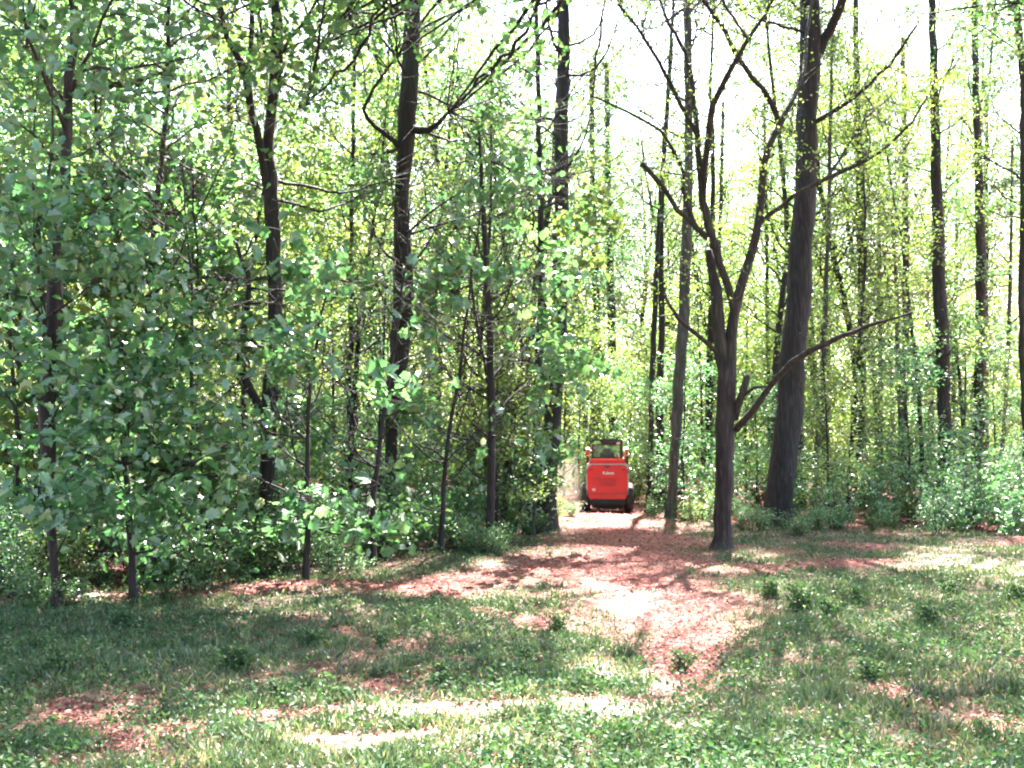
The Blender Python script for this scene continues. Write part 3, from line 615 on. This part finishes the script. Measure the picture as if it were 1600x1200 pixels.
for a in [
 ('broadleaf_tree', 'tall broad tree at the left side of the clearing, its crown spreading overhead', -7.6, 10.5, 19, 6.0),
 ('broadleaf_tree', 'tall broad tree standing left of the view beyond the reddish edge trunk', -10.5, 17.5, 21, 6.0),
 ('broadleaf_tree', 'tall broad tree at the right side of the clearing, its crown reaching over the grass', 7.6, 13.0, 19, 6.5),
 ('broadleaf_tree', 'tall broad tree off the right edge, between the near and the far broad ones', 9.4, 17.0, 20, 6.5),
 ('broadleaf_tree', 'tall broad tree beyond the right edge of the clearing', 13.0, 22.5, 21, 6.0),
 ('broadleaf_tree', 'tall broad tree behind the viewer, on the left', -4.5, -3.5, 18, 6.5),
 ('broadleaf_tree', 'tall broad tree behind the viewer, on the right', 5.0, -2.5, 18, 6.5),
 ('broadleaf_tree', 'tall broad tree straight behind the viewer, the farthest of three there', .5, -9.0, 20, 7)]:
    leafy_tree(a[0], a[1], 0, a[3], a[4], a[5], 'oak', nl=60, leafsize=.18, per=13, low=.50 if a[3] > 0 else .28, r0=.24, shape=RH, x=a[2], lean=.02 * np.sign(a[2]), sub=8, twig=2.2, elev=(.05, .6))
#@@SHRUBS
# ------------------------------------------------------------------ shrubs and young growth along the edge
def shrub_proto(name, leafkind, H, W, stems, leafsize, per, shape=RH, upb=.8):
    reseed(f'{name}{leafkind}{H}')
    e = empty(name, (0, 0, 0)); lines, anchors = [], []
    for k in range(stems):
        az = rng.uniform(0, 6.28); el = rng.uniform(.7, 1.4)
        L = H / math.sin(el) * rng.uniform(.55, 1.0)
        pts, rr = limb((rng.normal() * W * .08, rng.normal() * W * .08, -.05), az, el, L, .012, seg=6, curl=.14, trop=.06)
        lines.append((pts, rr))
        for j in range(7):
            q = pts[rng.integers(1, len(pts))]
            tp, tr = limb(q, rng.uniform(0, 6.28), rng.uniform(-.1, .8), W * rng.uniform(.15, .42), .005, seg=3)
            lines.append((tp, tr)); anchors += [tp[1], tp[2], tp[3]]
    tubes('stem', lines, BM['dark'], e)
    pos, tint = sprays(anchors, per, .09)
    pos[:, 2] = np.maximum(pos[:, 2], .02)
    leaves('foliage', pos, leafsize, LM[leafkind], e, clump=tint, shape=shape, upbias=upb)
    return e
SH = [('cool', shrub_proto('shrub', 'cool', 1.7, 1.6, 12, .085, 5)), ('spring', shrub_proto('shrub', 'spring', 1.3, 1.5, 12, .075, 5)),
      ('oak', shrub_proto('shrub', 'oak', 2.3, 1.8, 13, .10, 5, LO)), ('weed', shrub_proto('weedy_bush', 'oak', .85, 1.25, 13, .075, 5)),
      ('sapl', shrub_proto('leafy_sapling', 'cool', 1.5, 1.1, 4, .13, 4, LO)), ('pale', shrub_proto('weedy_bush', 'weed', .6, 1.1, 10, .055, 6, RH, .4)),
      ('broad', shrub_proto('seedling', 'weed', .42, .62, 6, .075, 3, LO))]
for k, pr in SH: PROTO['sh_' + k] = pr
def put_shrub(key, px, y, s):
    x = (px - 800) / F * y
    adj = {'cool': 'bluish waist-high', 'spring': 'yellow-green', 'oak': 'tall dark green', 'weed': 'low pale-leaved', 'broad': 'ankle-high broad-leaved', 'sapl': 'large-leaved', 'pale': 'pale low'}[key]
    what = {'cool': 'shrub', 'spring': 'shrub', 'oak': 'shrub', 'weed': 'bush', 'broad': 'seedling', 'sapl': 'sapling', 'pale': 'bush'}[key]
    dd = y - edge_y(px); where = 'in the grass' if dd < -.6 else 'at the border' if dd < .9 else 'second row' if dd < 2.4 else 'in from the border' if dd < 5 else 'inside the woods' if dd < 8.5 else 'far inside'
    lx, ln = min(LANDM, key=lambda a: abs(a[0] - px))
    side = 'left of' if px < lx - 12 else 'right of' if px > lx + 12 else 'next to'
    inst('sh_' + key, x, y, rng.uniform(0, 6.28), (s, s * rng.uniform(.85, 1.15)), f'{adj} {what} {where}, {side} {ln}', 'bush' if key != 'broad' else 'seedling', 'undergrowth along the clearing edge')
reseed('shrubs')
def edge_y(px):    # distance of the wood's edge
    return float(np.interp(px, [0, 200, 420, 620, 760, 840, 900, 1010, 1130, 1300, 1600], [12.6, 13.0, 15.2, 17.6, 19.6, 24.5, 40, 32, 25.5, 25, 24]))
for row, (dy, n, keys, ss) in enumerate([(-.1, 36, ['weed', 'pale', 'sapl', 'cool'], (.3, .85)), (0.6, 30, ['weed', 'spring', 'sapl', 'pale'], (.4, .95)), (1.5, 30, ['weed', 'cool', 'spring', 'sapl'], (.5, 1.2)), (3.0, 26, ['cool', 'spring', 'oak'], (.7, 1.1)), (6., 26, ['cool', 'spring', 'oak'], (.9, 1.3)), (10, 26, ['oak', 'cool', 'spring'], (1, 1.5))]):
    for k in range(n):
        px = -30 + (k + rng.uniform(.1, .9)) / n * 1680
        y = edge_y(px) + dy + rng.uniform(-.5, 1.2)
        if 862 < px < 1016 and y < 37: continue
        if row < 3 and rng.random() < .18: continue
        if 1016 <= px < 1050 and y < 34: continue
        if 1090 < px < 1260 and y < 29: s_ = .45
        else: s_ = 1
        put_shrub(rng.choice(keys), px, y, rng.uniform(*ss) * s_)
for px, y, s in [(893, 31.0, .45), (868, 28.5, .6), (1022, 29.8, .55), (1080, 27.5, .6), (1095, 30, .9), (1160, 26.6, .5), (1275, 24.5, .55), (1245, 23.5, .5)]:
    put_shrub('weed' if s < .6 else 'spring', px, y, s)
for px, y, s in [(1185, 24.6, .55), (1262, 25.2, .6), (835, 25.2, .6), (780, 18.6, .5), (745, 18.7, .45), (60, 12.2, .45), (112, 12.2, .4), (395, 17.2, .5)]:
    put_shrub('weed', px, y, s)
for px, y, s in [(100, 8.4, .6), (75, 9.6, .5), (372, 9.0, .75), (300, 10.2, .4), (490, 10.3, .5), (870, 11.4, .6), (600, 10.1, .45), (1245, 12.6, .9), (1200, 13.6, .7), (1290, 11.9, .6), (1330, 13.0, .6), (1440, 11.3, .6),
                 (1480, 13.4, .7), (1060, 9.3, .5), (1350, 8.6, .5), (1580, 12.4, .7), (820, 9.4, .45), (690, 8.6, .45), (200, 10.8, .55), (440, 8.1, .4)]:
    put_shrub('broad', px, y, s * .75)
#@@LOADER
# ------------------------------------------------------------------ red skid steer loader
RED = plain('red_paint', (.70, .018, .022), .35, 0, col2=(.52, .03, .03), scale=4)
DRED = plain('dark_red_paint', (.30, .02, .03), .4)
BLK = plain('black_rubber', (.018, .018, .02), .8)
GRY = plain('grey_steel', (.16, .15, .15), .5, .3)
PALE = plain('pale_trim', (.62, .58, .56), .45)
CABB = plain('cab_black', (.02, .02, .024), .4)
GLS, _n, _o2 = mat('tinted_glass')
_b = _n.nodes.new('ShaderNodeBsdfPrincipled'); _b.inputs['Base Color'].default_value = (.42, .55, .48, 1); _b.inputs['Roughness'].default_value = .06
_b.inputs['Transmission Weight'].default_value = .9; _n.links.new(_b.outputs[0], _o2.inputs[0])
WHT = plain('white_lettering', (.85, .83, .83), .5)
LMP = plain('red_lens', (.5, .02, .02), .2)
ORN = plain('rim_paint', (.55, .05, .04), .45)
def bobj(name, parts, m, parent, bev=.015, segs=2):
    """parts: list of (centre, size[, rot euler]) boxes, joined to one bevelled mesh"""
    bm = bmesh.new()
    for p in parts:
        c, s = p[0], p[1]
        b2 = bmesh.new(); bmesh.ops.create_cube(b2, size=1)
        for v in b2.verts: v.co = Vector((v.co.x * s[0], v.co.y * s[1], v.co.z * s[2]))
        if bev: bmesh.ops.bevel(b2, geom=b2.edges[:], offset=min(bev, min(s) * .45), segments=segs, affect='EDGES')
        from mathutils import Euler, Matrix
        M = Matrix.Translation(c) @ (Euler(p[2]).to_matrix().to_4x4() if len(p) > 2 else Matrix.Identity(4))
        b2.transform(M); me = bpy.data.meshes.new('t'); b2.to_mesh(me); bm.from_mesh(me); bpy.data.meshes.remove(me); b2.free()
    me = bpy.data.meshes.new(name); bm.to_mesh(me); bm.free(); me.materials.append(m)
    o = bpy.data.objects.new(name, me); C.objects.link(o); o.parent = parent
    return o
def slab(name, outline, y0, y1, m, parent, bev=.02, axis='y'):
    """outline in (x,z) extruded along y"""
    bm = bmesh.new()
    vs = [bm.verts.new((a, y0, b) if axis == 'y' else (y0, a, b)) for a, b in outline]
    f = bm.faces.new(vs); r = bmesh.ops.extrude_face_region(bm, geom=[f])
    for v in r['geom']:
        if isinstance(v, bmesh.types.BMVert):
            if axis == 'y': v.co.y = y1
            else: v.co.x = y1
    bmesh.ops.recalc_face_normals(bm, faces=bm.faces[:])
    if bev: bmesh.ops.bevel(bm, geom=bm.edges[:], offset=bev, segments=2, affect='EDGES')
    me = bpy.data.meshes.new(name); bm.to_mesh(me); bm.free(); me.materials.append(m)
    o = bpy.data.objects.new(name, me); C.objects.link(o); o.parent = parent
    return o
def rrect(x0, x1, z0, z1, r, n=5, cuts=None):
    out = []
    for cx, cz, a0 in [(x1 - r, z1 - r, 0), (x0 + r, z1 - r, 90), (x0 + r, z0 + r, 180), (x1 - r, z0 + r, 270)]:
        for k in range(n + 1):
            a = R(a0 + 90 * k / n); out.append((cx + r * math.cos(a), cz + r * math.sin(a)))
    return out
def lathe_x(name, prof, m, parent, n=36, lugs=0):
    """profile (radius, x) revolved round the x axis"""
    bm = bmesh.new(); rings = []
    for i in range(n):
        a = 2 * math.pi * i / n
        rr = []
        for j, (r, x) in enumerate(prof):
            k = r
            if lugs and r > .38: k = r - (.022 if (i // 2) % 2 else 0)
            rr.append(bm.verts.new((x, k * math.cos(a), k * math.sin(a))))
        rings.append(rr)
    for i in range(n):
        a, b = rings[i], rings[(i + 1) % n]
        for j in range(len(prof) - 1): bm.faces.new((a[j], a[j + 1], b[j + 1], b[j]))
    bmesh.ops.recalc_face_normals(bm, faces=bm.faces[:])
    me = bpy.data.meshes.new(name); bm.to_mesh(me); bm.free(); me.materials.append(m)
    for p in me.polygons: p.use_smooth = True
    o = bpy.data.objects.new(name, me); C.objects.link(o); o.parent = parent
    return o
def loader():
    D = depth(803); x = P(949.5, 803, D)[0]
    e = empty('skid_steer_loader', (x, D, float(gh(x, D))), -math.atan2(x, D) + R(.6))
    tag(e, 'red skid steer loader seen from behind, driving away down the red soil path', 'loader')
    # wheels: rear pair at y=.45, front pair at y=1.55
    for sx in (-1, 1):
        for yy in (.48, 1.55):
            w_ = empty('wheel', (0, 0, 0)); bpy.data.objects.remove(w_)
            ty = lathe_x('wheel', [(.24, -.13), (.36, -.14), (.43, -.12), (.46, -.06), (.465, 0), (.46, .06), (.43, .12), (.36, .14), (.24, .13)], BLK, e, 44, 1)
            ty.location = (sx * .675, yy, .46)
            rm = lathe_x('rim', [(.0, .05), (.07, .06), (.09, .02), (.2, .02), (.24, .1), (.245, -.1), (.2, -.06), (0, -.06)], ORN, ty, 24)
            if sx < 0: rm.rotation_euler = (0, 0, math.pi)
    # chassis tub
    slab('chassis', [(-.50, .22), (.50, .22), (.52, .46), (.52, .95), (-.52, .95), (-.52, .46)], .12, 2.15, GRY, e, .02)
    bobj('rear_bumper', [((0, .08, .33), (1.10, .14, .15)), ((0, .14, .21), (.98, .08, .12)), ((-.42, .03, .30), (.10, .14, .16)), ((.42, .03, .30), (.10, .14, .16))], BLK, e)
    # side body with pale edge trim framing the door
    slab('rear_frame', rrect(-.665, .665, .40, 1.545, .13), .10, .42, PALE, e, .02)
    dr = slab('engine_door', rrect(-.62, .62, .425, 1.49, .15), .03, .16, RED, e, .022)
    bobj('latch', [((.0, .015, 1.43), (.16, .03, .035))], CABB, dr, .008)
    bobj('seam', [((0, .022, .60), (1.10, .012, .012)), ((0, .022, 1.06), (.92, .012, .010))], DRED, dr, .003)
    for sx in (-1, 1):
        bobj('hinge', [((sx * .635, .03, .62), (.04, .06, .12)), ((sx * .635, .03, 1.28), (.04, .06, .12))], GRY, dr, .008)
        bobj('tail_lamp', [((sx * .50, .02, 1.34), (.10, .03, .05))], LMP, e, .008)
    # grille slats under the lettering
    bobj('grille', [((0, .024, 1.02 - .055 * k), (.52, .012, .018)) for k in range(4)], DRED, dr, .004)
    # lettering
    cu = bpy.data.curves.new('letter', 'FONT'); cu.body = 'Kubota'; cu.size = .118; cu.extrude = .004; cu.align_x = 'CENTER'; cu.offset = .004
    to = bpy.data.objects.new('letter', cu); C.objects.link(to); bpy.context.view_layer.update()
    me = bpy.data.meshes.new_from_object(to.evaluated_get(bpy.context.evaluated_depsgraph_get())); bpy.data.objects.remove(to)
    me.materials.clear(); me.materials.append(WHT)
    t = bpy.data.objects.new('lettering', me); C.objects.link(t); t.parent = dr; t.location = (.03, .015, 1.20); t.rotation_euler = (R(90), 0, 0)
    # hood and ledge under the cab
    slab('hood', [(-.60, 1.50), (.60, 1.50), (.50, 1.68), (-.50, 1.68)], .10, .95, RED, e, .03)
    bobj('hood_grille', [((0, .30 + .09 * k, 1.69), (.80, .04, .02)) for k in range(5)], CABB, e, .004)
    slab('side_panel', [(-.665, .60), (-.54, .60), (-.54, 1.52), (-.665, 1.52)], .43, .62, RED, e, .01)
    slab('side_panel', [(.54, .60), (.665, .60), (.665, 1.52), (.54, 1.52)], .43, .62, RED, e, .01)
    # fenders over the wheels
    for sx in (-1, 1):
        slab('fender', [(sx * .54, .95), (sx * .66, .95), (sx * .66, 1.02), (sx * .54, 1.02)], .65, 2.1, CABB, e, .008)
    # cab: posts, roof, rear screen, side screens, seat
    cab = bobj('cab', [((sx * .46, yy, 1.60), (.065, .065, 1.24)) for sx in (-1, 1) for yy in (.85, 1.95)] +
               [((0, .85, 1.70), (.92, .06, .09)), ((0, .85, 2.14), (.92, .06, .07)), ((0, 1.95, 2.17), (.92, .06, .07)), ((-.46, 1.4, 2.17), (.065, 1.1, .07)), ((.46, 1.4, 2.17), (.065, 1.1, .07)),
                ((0, 1.4, 1.0), (.9, 1.1, .05))], CABB, e)
    slab('roof', [(-.52, 2.20), (.52, 2.20), (.50, 2.27), (.30, 2.31), (-.30, 2.31), (-.50, 2.27)], .78, 2.02, CABB, cab, .015)
    bobj('rear_window', [((0, .86, 1.93), (.85, .012, .35))], GLS, cab, 0)
    for sx in (-1, 1):
        bobj('side_screen', [((sx * .46, .95 + .12 * k, 1.75), (.012, .018, .80)) for k in range(9)] + [((sx * .46, 1.4, 1.45 + .14 * k), (.014, 1.0, .014)) for k in range(5)], CABB, cab, 0)
    bobj('seat', [((0, 1.15, 1.62), (.46, .10, .55), (R(-8), 0, 0)), ((0, 1.38, 1.34), (.48, .46, .12)), ((0, 1.1, 1.94), (.26, .08, .14))], CABB, cab, .03)
    # work lamps under the roof
    for sx in (-1, 1): bobj('work_lamp', [((sx * .36, .76, 2.17), (.12, .06, .08))], PALE, cab, .015)
    # lift arms: rear tower, arm, cylinder
    for sx in (-1, 1):
        a = slab('lift_arm', [(.20, 1.55), (.34, 1.52), (.52, 1.88), (1.9, 1.42), (2.35, .75), (2.50, .30), (2.62, .32), (2.50, .85), (2.0, 1.58), (.52, 2.04), (.36, 1.98)], sx * .56, sx * .66, RED, e, .012, 'x')
        bobj('arm_tower', [((sx * .61, .30, 1.58), (.085, .26, .42), (R(4), 0, 0))], CABB, e, .02)
        cyl = tubes('hydraulic_cylinder', [(np.array([(sx * .61, .62, .9), (sx * .61, .80, 1.2), (sx * .61, 1.0, 1.55)]), np.array([.035, .035, .035])), (np.array([(sx * .61, 1.0, 1.55), (sx * .61, 1.12, 1.76)]), np.array([.018, .018]))], GRY, None)
        cyl.parent = e
    # front bucket
    slab('bucket', [(2.50, .14), (3.15, .10), (3.15, .13), (2.62, .19), (2.58, .62), (2.66, .74), (2.62, .76), (2.50, .64)], -.80, .80, GRY, e, .006, 'x')
    ex = tubes('exhaust_pipe', [(np.array([(.34, .22, 1.50), (.34, .22, 1.74), (.34, .14, 1.80)]), np.array([.032, .032, .03]))], GRY, None); ex.parent = e
    # number plate style sticker
    bobj('sticker', [((-.42, .022, .72), (.10, .01, .08))], PALE, dr, .002)
loader()
def dust():
    m, n, out = mat('dust_in_the_air')
    tc = n.nodes.new('ShaderNodeTexCoord'); ln = n.nodes.new('ShaderNodeVectorMath'); ln.operation = 'LENGTH'; n.links.new(tc.outputs['Object'], ln.inputs[0])
    mr = n.nodes.new('ShaderNodeMapRange'); mr.inputs[1].default_value = .25; mr.inputs[2].default_value = 1.0; mr.inputs[3].default_value = .5; mr.inputs[4].default_value = 0
    n.links.new(ln.outputs['Value'], mr.inputs[0])
    v = n.nodes.new('ShaderNodeVolumePrincipled'); v.inputs['Color'].default_value = (.50, .40, .32, 1); n.links.new(mr.outputs[0], v.inputs['Density']); n.links.new(v.outputs[0], out.inputs['Volume'])
    bm = bmesh.new(); bmesh.ops.create_icosphere(bm, subdivisions=3, radius=1)
    me = bpy.data.meshes.new('dust_cloud'); bm.to_mesh(me); bm.free(); me.materials.append(m)
    o = bpy.data.objects.new('dust_cloud', me); C.objects.link(o)
    c = P(884, 752, 32.5); o.location = c; o.scale = (.55, 1.0, 1.2)
    tag(o, 'thin brown cloud of dust and exhaust hanging left of the red loader', 'dust', None, 'stuff')
dust()
#@@GROUND
# ------------------------------------------------------------------ ground
PATHS = []     # polylines in metres with half width: bare red soil and litter
def pth(pts): PATHS.append([(*G(a[0], a[1]), a[2] * G(800, a[1])[1] / F) for a in pts])
pth([(950, 760, 60), (952, 790, 66), (955, 812, 100), (975, 840, 150), (985, 870, 190), (970, 905, 240), (1030, 945, 170), (1090, 985, 120), (1070, 1030, 70), (1040, 1080, 55)])
pth([(985, 870, 100), (880, 885, 140), (760, 905, 120), (640, 918, 100), (520, 915, 85), (400, 925, 60), (250, 932, 45), (120, 938, 32), (0, 950, 22), (-200, 960, 18)])
pth([(1050, 880, 110), (1180, 882, 90), (1300, 880, 55), (1400, 872, 40)])
pth([(1250, 1030, 22), (1270, 1032, 22)]); pth([(560, 1105, 26), (640, 1105, 40), (760, 1108, 50), (900, 1108, 36), (1040, 1100, 40)]); pth([(520, 1160, 60), (660, 1150, 40)]); pth([(940, 1130, 30), (960, 1140, 25)])
pth([(1380, 1075, 25), (1430, 1095, 25)]); pth([(1560, 850, 30), (1600, 845, 60)]); pth([(1480, 1060, 18), (1540, 1080, 20)]); pth([(400, 1110, 60), (520, 1100, 40)])
def soil(x, y):
    x = np.asarray(x, float); y = np.asarray(y, float)
    m = np.zeros_like(x)
    nz = .5 * np.sin(x * 2.3 + y * 1.1) + .35 * np.sin(x * 4.9 - y * 3.7) + .3 * np.sin(x * 9 + y * 7.3) + .2 * np.sin(x * 17 - y * 13)
    for pl in PATHS:
        for a, b in zip(pl[:-1], pl[1:]):
            ax, ay, aw = a; bx, by, bw = b
            L2 = (bx - ax) ** 2 + (by - ay) ** 2 + 1e-9
            t = np.clip(((x - ax) * (bx - ax) + (y - ay) * (by - ay)) / L2, 0, 1)
            d = np.hypot((x - ax - t * (bx - ax)), (y - ay - t * (by - ay)) ) ; wd = aw + t * (bw - aw)
            m = np.maximum(m, np.clip(1.22 - d / wd + nz * .34, 0, 1.2) / 1.2 * np.clip((1.6 - d / wd + nz * .2) * 2, 0, 1))
    # forest floor is litter
    e = np.interp(800 + F * x / np.maximum(y, 1), [0, 200, 420, 620, 760, 840, 900, 1010, 1130, 1300, 1600], [12.6, 13.0, 15.2, 17.6, 19.6, 24.5, 40, 32, 25.5, 25, 24])
    m = np.maximum(m, .75 * np.clip((y - e) / 2, 0, 1))
    m = np.maximum(m, np.clip(nz * .5 + .3 * np.sin(x * .9 - y * .6 + 2) + .2 * np.sin(x * 1.9 + y * 2.7) - .16, 0, .8))
    return np.clip(m, 0, 1)
SUN_PALES = [(*G(a, b), c * G(800, b)[1] / F, d * G(800, b)[1] ** 2 / (F * CAMH)) for a, b, c, d in  # sun patches painted in: ground colour whitened where sunlight falls
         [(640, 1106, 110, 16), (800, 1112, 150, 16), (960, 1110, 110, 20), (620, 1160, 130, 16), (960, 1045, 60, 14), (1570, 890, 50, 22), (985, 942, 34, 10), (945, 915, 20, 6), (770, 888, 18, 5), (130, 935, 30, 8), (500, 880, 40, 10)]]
def pale(x, y):  # weight of the painted sunlight, with ragged edges
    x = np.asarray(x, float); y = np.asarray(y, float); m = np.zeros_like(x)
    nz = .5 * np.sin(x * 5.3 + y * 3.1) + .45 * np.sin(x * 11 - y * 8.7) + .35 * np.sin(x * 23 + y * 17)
    for a, b, c, d in SUN_PALES: m = np.maximum(m, np.clip(1.5 - np.hypot((x - a) / c, (y - b) / d) + nz, 0, 1))
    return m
def ground():
    def axis(lo, hi, fine0, fine1, fs, cs):
        a = list(np.arange(fine0, fine1, fs)); v = fine1; s = fs
        while v < hi: a.append(v); s = min(cs, s * 1.25); v += s
        a.append(hi); v = fine0; s = fs; b = []
        while v > lo: s = min(cs, s * 1.25); v -= s; b.append(max(v, lo))
        return np.array(b[::-1] + a)
    X = axis(-400, 400, -12, 12, .08, 30); Y = axis(-60, 700, 4.5, 30, .08, 30)
    gx, gy = np.meshgrid(X, Y); nx, ny = len(X), len(Y)
    rough = rng.normal(size=gx.shape) * .008
    z = gh(gx, gy) + rough
    V = np.stack([gx, gy, z], -1).reshape(-1, 3)
    i = (np.arange(ny - 1)[:, None] * nx + np.arange(nx - 1)[None]).ravel()
    Fc = np.stack([i, i + 1, i + nx + 1, i + nx], 1)
    m, n, out = mat('soil_and_turf')
    o = np_mesh('ground', V, Fc, 4, m, None, smooth=True); tag(o, kind='structure')
    at = o.data.attributes.new('soil', 'FLOAT', 'POINT'); at.data.foreach_set('value', soil(gx, gy).ravel().astype(np.float32))
    at2 = o.data.attributes.new('sun_pale', 'FLOAT', 'POINT'); at2.data.foreach_set('value', pale(gx, gy).ravel().astype(np.float32))  # mixes the painted sunlit tone into the soil colour
    a = n.nodes.new('ShaderNodeAttribute'); a.attribute_name = 'soil'
    a2 = n.nodes.new('ShaderNodeAttribute'); a2.attribute_name = 'sun_pale'
    tc = n.nodes.new('ShaderNodeTexCoord')
    n1 = n.nodes.new('ShaderNodeTexNoise'); n1.inputs['Scale'].default_value = 9; n1.inputs['Detail'].default_value = 8; n.links.new(tc.outputs['Object'], n1.inputs[0])
    n2 = n.nodes.new('ShaderNodeTexNoise'); n2.inputs['Scale'].default_value = 1.6; n2.inputs['Detail'].default_value = 4; n.links.new(tc.outputs['Object'], n2.inputs[0])
    rs = ramp(n, [(.3, (.10, .030, .028)), (.5, (.18, .058, .050)), (.72, (.28, .115, .095))]); n.links.new(n1.outputs[0], rs.inputs[0])
    rg = ramp(n, [(.3, (.045, .040, .028)), (.5, (.085, .066, .046)), (.72, (.17, .115, .085))]); n.links.new(n1.outputs[0], rg.inputs[0])
    mx = n.nodes.new('ShaderNodeMixRGB'); n.links.new(a.outputs['Fac'], mx.inputs[0]); n.links.new(rg.outputs[0], mx.inputs[1]); n.links.new(rs.outputs[0], mx.inputs[2])
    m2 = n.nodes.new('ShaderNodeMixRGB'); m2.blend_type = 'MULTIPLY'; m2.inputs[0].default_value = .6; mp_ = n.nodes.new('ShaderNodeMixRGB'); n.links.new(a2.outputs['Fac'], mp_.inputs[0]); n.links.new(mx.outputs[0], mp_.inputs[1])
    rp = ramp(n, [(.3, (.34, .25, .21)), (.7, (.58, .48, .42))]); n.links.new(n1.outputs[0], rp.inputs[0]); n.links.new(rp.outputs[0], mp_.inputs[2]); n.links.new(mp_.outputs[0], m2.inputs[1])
    r3 = ramp(n, [(.3, (.7, .7, .7)), (.7, (1.15, 1.12, 1.1))]); n.links.new(n2.outputs[0], r3.inputs[0]); n.links.new(r3.outputs[0], m2.inputs[2])
    b = n.nodes.new('ShaderNodeBsdfPrincipled'); b.inputs['Roughness'].default_value = .95; b.inputs['Specular IOR Level'].default_value = .15
    n.links.new(m2.outputs[0], b.inputs['Base Color'])
    bu = n.nodes.new('ShaderNodeBump'); bu.inputs['Strength'].default_value = .8; bu.inputs['Distance'].default_value = .05; n.links.new(n1.outputs[0], bu.inputs['Height']); n.links.new(bu.outputs[0], b.inputs['Normal'])
    n.links.new(b.outputs[0], out.inputs[0])
ground()
def scatter(N, y0=5.2, y1=30, p=1.6, wide=.62):
    """more samples near the camera"""
    u = rng.random(N); a = 1 - p
    y = (y0 ** a + u * (y1 ** a - y0 ** a)) ** (1 / a)
    x = rng.uniform(-1, 1, N) * wide * y
    return x, y
reseed('grass')
# grass
x, y = scatter(400000, p=1.35); s = soil(x, y)
cl = .5 + .3 * np.sin(x * 1.3 + 2) * np.sin(y * 1.1) + .3 * np.sin(x * 3.1 - y * 2.3) + .2 * np.sin(x * 7.7 + y * 5.1)
pl = pale(x, y); k = rng.random(len(x)) < np.clip(1.05 - s * 1.9, .0, 1) * np.clip(cl + .25, .12, 1) * (1 - .6 * pl)  # pl: grass thinned, later tinted paler, on the painted sun patches
x, y, cl, pl = x[k], y[k], cl[k], pl[k]
pos = np.stack([x, y, gh(x, y)], 1)
dirs = rng.normal(size=pos.shape) * .45 + np.array([0, 0, 1.0])
N = len(pos); yv = unit(dirs); side = unit(np.cross(yv, rng.normal(size=(N, 3)))); nn = np.cross(side, yv)
tuft = .5 + .5 * np.sin(x * 5.3 + 1.7 * np.sin(y * 2.9)) * np.sin(y * 4.4 + 1.3 * np.sin(x * 3.7)); sz = rng.uniform(.03, .085, N) * (.6 + 1.1 * tuft); wd = 1.0 + y / 14
tv, tf = BL
T = (tv[None, :, 0, None] * wd[:, None, None] * side[:, None] + tv[None, :, 1, None] * yv[:, None] + tv[None, :, 2, None] * 2.2 * nn[:, None]) * sz[:, None, None]
V = (pos[:, None] + T).reshape(-1, 3); Fc = (tf[None] + (np.arange(N) * 5)[:, None, None]).reshape(-1, 3)
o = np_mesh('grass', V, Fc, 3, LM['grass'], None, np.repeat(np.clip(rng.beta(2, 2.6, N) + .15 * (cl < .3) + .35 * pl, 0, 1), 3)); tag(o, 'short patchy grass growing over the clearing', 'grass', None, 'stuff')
# low weeds
x, y = scatter(26000, p=1.5); s = soil(x, y)
wn = .5 + .5 * np.sin(x * 1.1 - y * .7 + 1) * np.sin(y * .9 + x * .3)
k = rng.random(len(x)) < np.clip(1.0 - s * 1.5, .02, 1) * np.clip(wn * 1.3 - .1, .05, 1) * (1 - .7 * pale(x, y))
x, y = x[k], y[k]
per = 7; h = rng.uniform(.03, .22, len(x)) * rng.uniform(.5, 1.1, len(x))
px_ = np.repeat(x, per) + rng.normal(size=len(x) * per) * .05; py_ = np.repeat(y, per) + rng.normal(size=len(x) * per) * .05
pz_ = gh(px_, py_) + np.repeat(h, per) * rng.uniform(.15, 1, len(x) * per)
leaves('weeds', np.stack([px_, py_, pz_], 1), .042, LM['weed'], None, upbias=1.0, clump=np.repeat(rng.beta(2, 3.2, len(x)), per), wide=1.1)
tag(bpy.data.objects['weeds'], 'low broad-leaved weeds scattered through the grass', 'weeds', None, 'stuff')
# leaf litter and pine needles on the bare soil
x, y = scatter(230000, y1=36, p=1.3); s = soil(x, y)
pl = pale(x, y); k = rng.random(len(x)) < np.clip(s * 1.2, .22, 1)  # pl: litter tinted paler there too, to look sunlit
x, y, pl = x[k], y[k], pl[k]
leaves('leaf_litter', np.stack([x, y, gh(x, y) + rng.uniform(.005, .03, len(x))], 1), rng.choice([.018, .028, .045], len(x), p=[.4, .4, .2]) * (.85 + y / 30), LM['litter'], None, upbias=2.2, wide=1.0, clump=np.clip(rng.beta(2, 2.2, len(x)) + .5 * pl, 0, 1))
tag(bpy.data.objects['leaf_litter'], 'dry reddish leaves and pine needles strewn over the bare soil', 'leaf litter', None, 'stuff')
# labels that would still be equal: told apart by their order from left to right
from collections import defaultdict
_g = defaultdict(list)
for o in C.objects:
    if o.parent is None and o.get('group') and 'label' in o: _g[o['label']].append(o)
NW = ['', 'one', 'two', 'three', 'four', 'five', 'six', 'seven', 'eight']
OW = ['first', 'second', 'third', 'fourth', 'fifth', 'sixth', 'seventh', 'eighth']
for lb, os_ in _g.items():
    if len(os_) < 2: continue
    os_.sort(key=lambda o: o.location.x / o.location.y)
    for i, o in enumerate(os_):
        if len(os_) == 2: o['label'] = lb + (', left of two' if i == 0 else ', right of two')
        else: o['label'] = lb + f', {OW[i]} of {NW[len(os_)]}'
#@@END
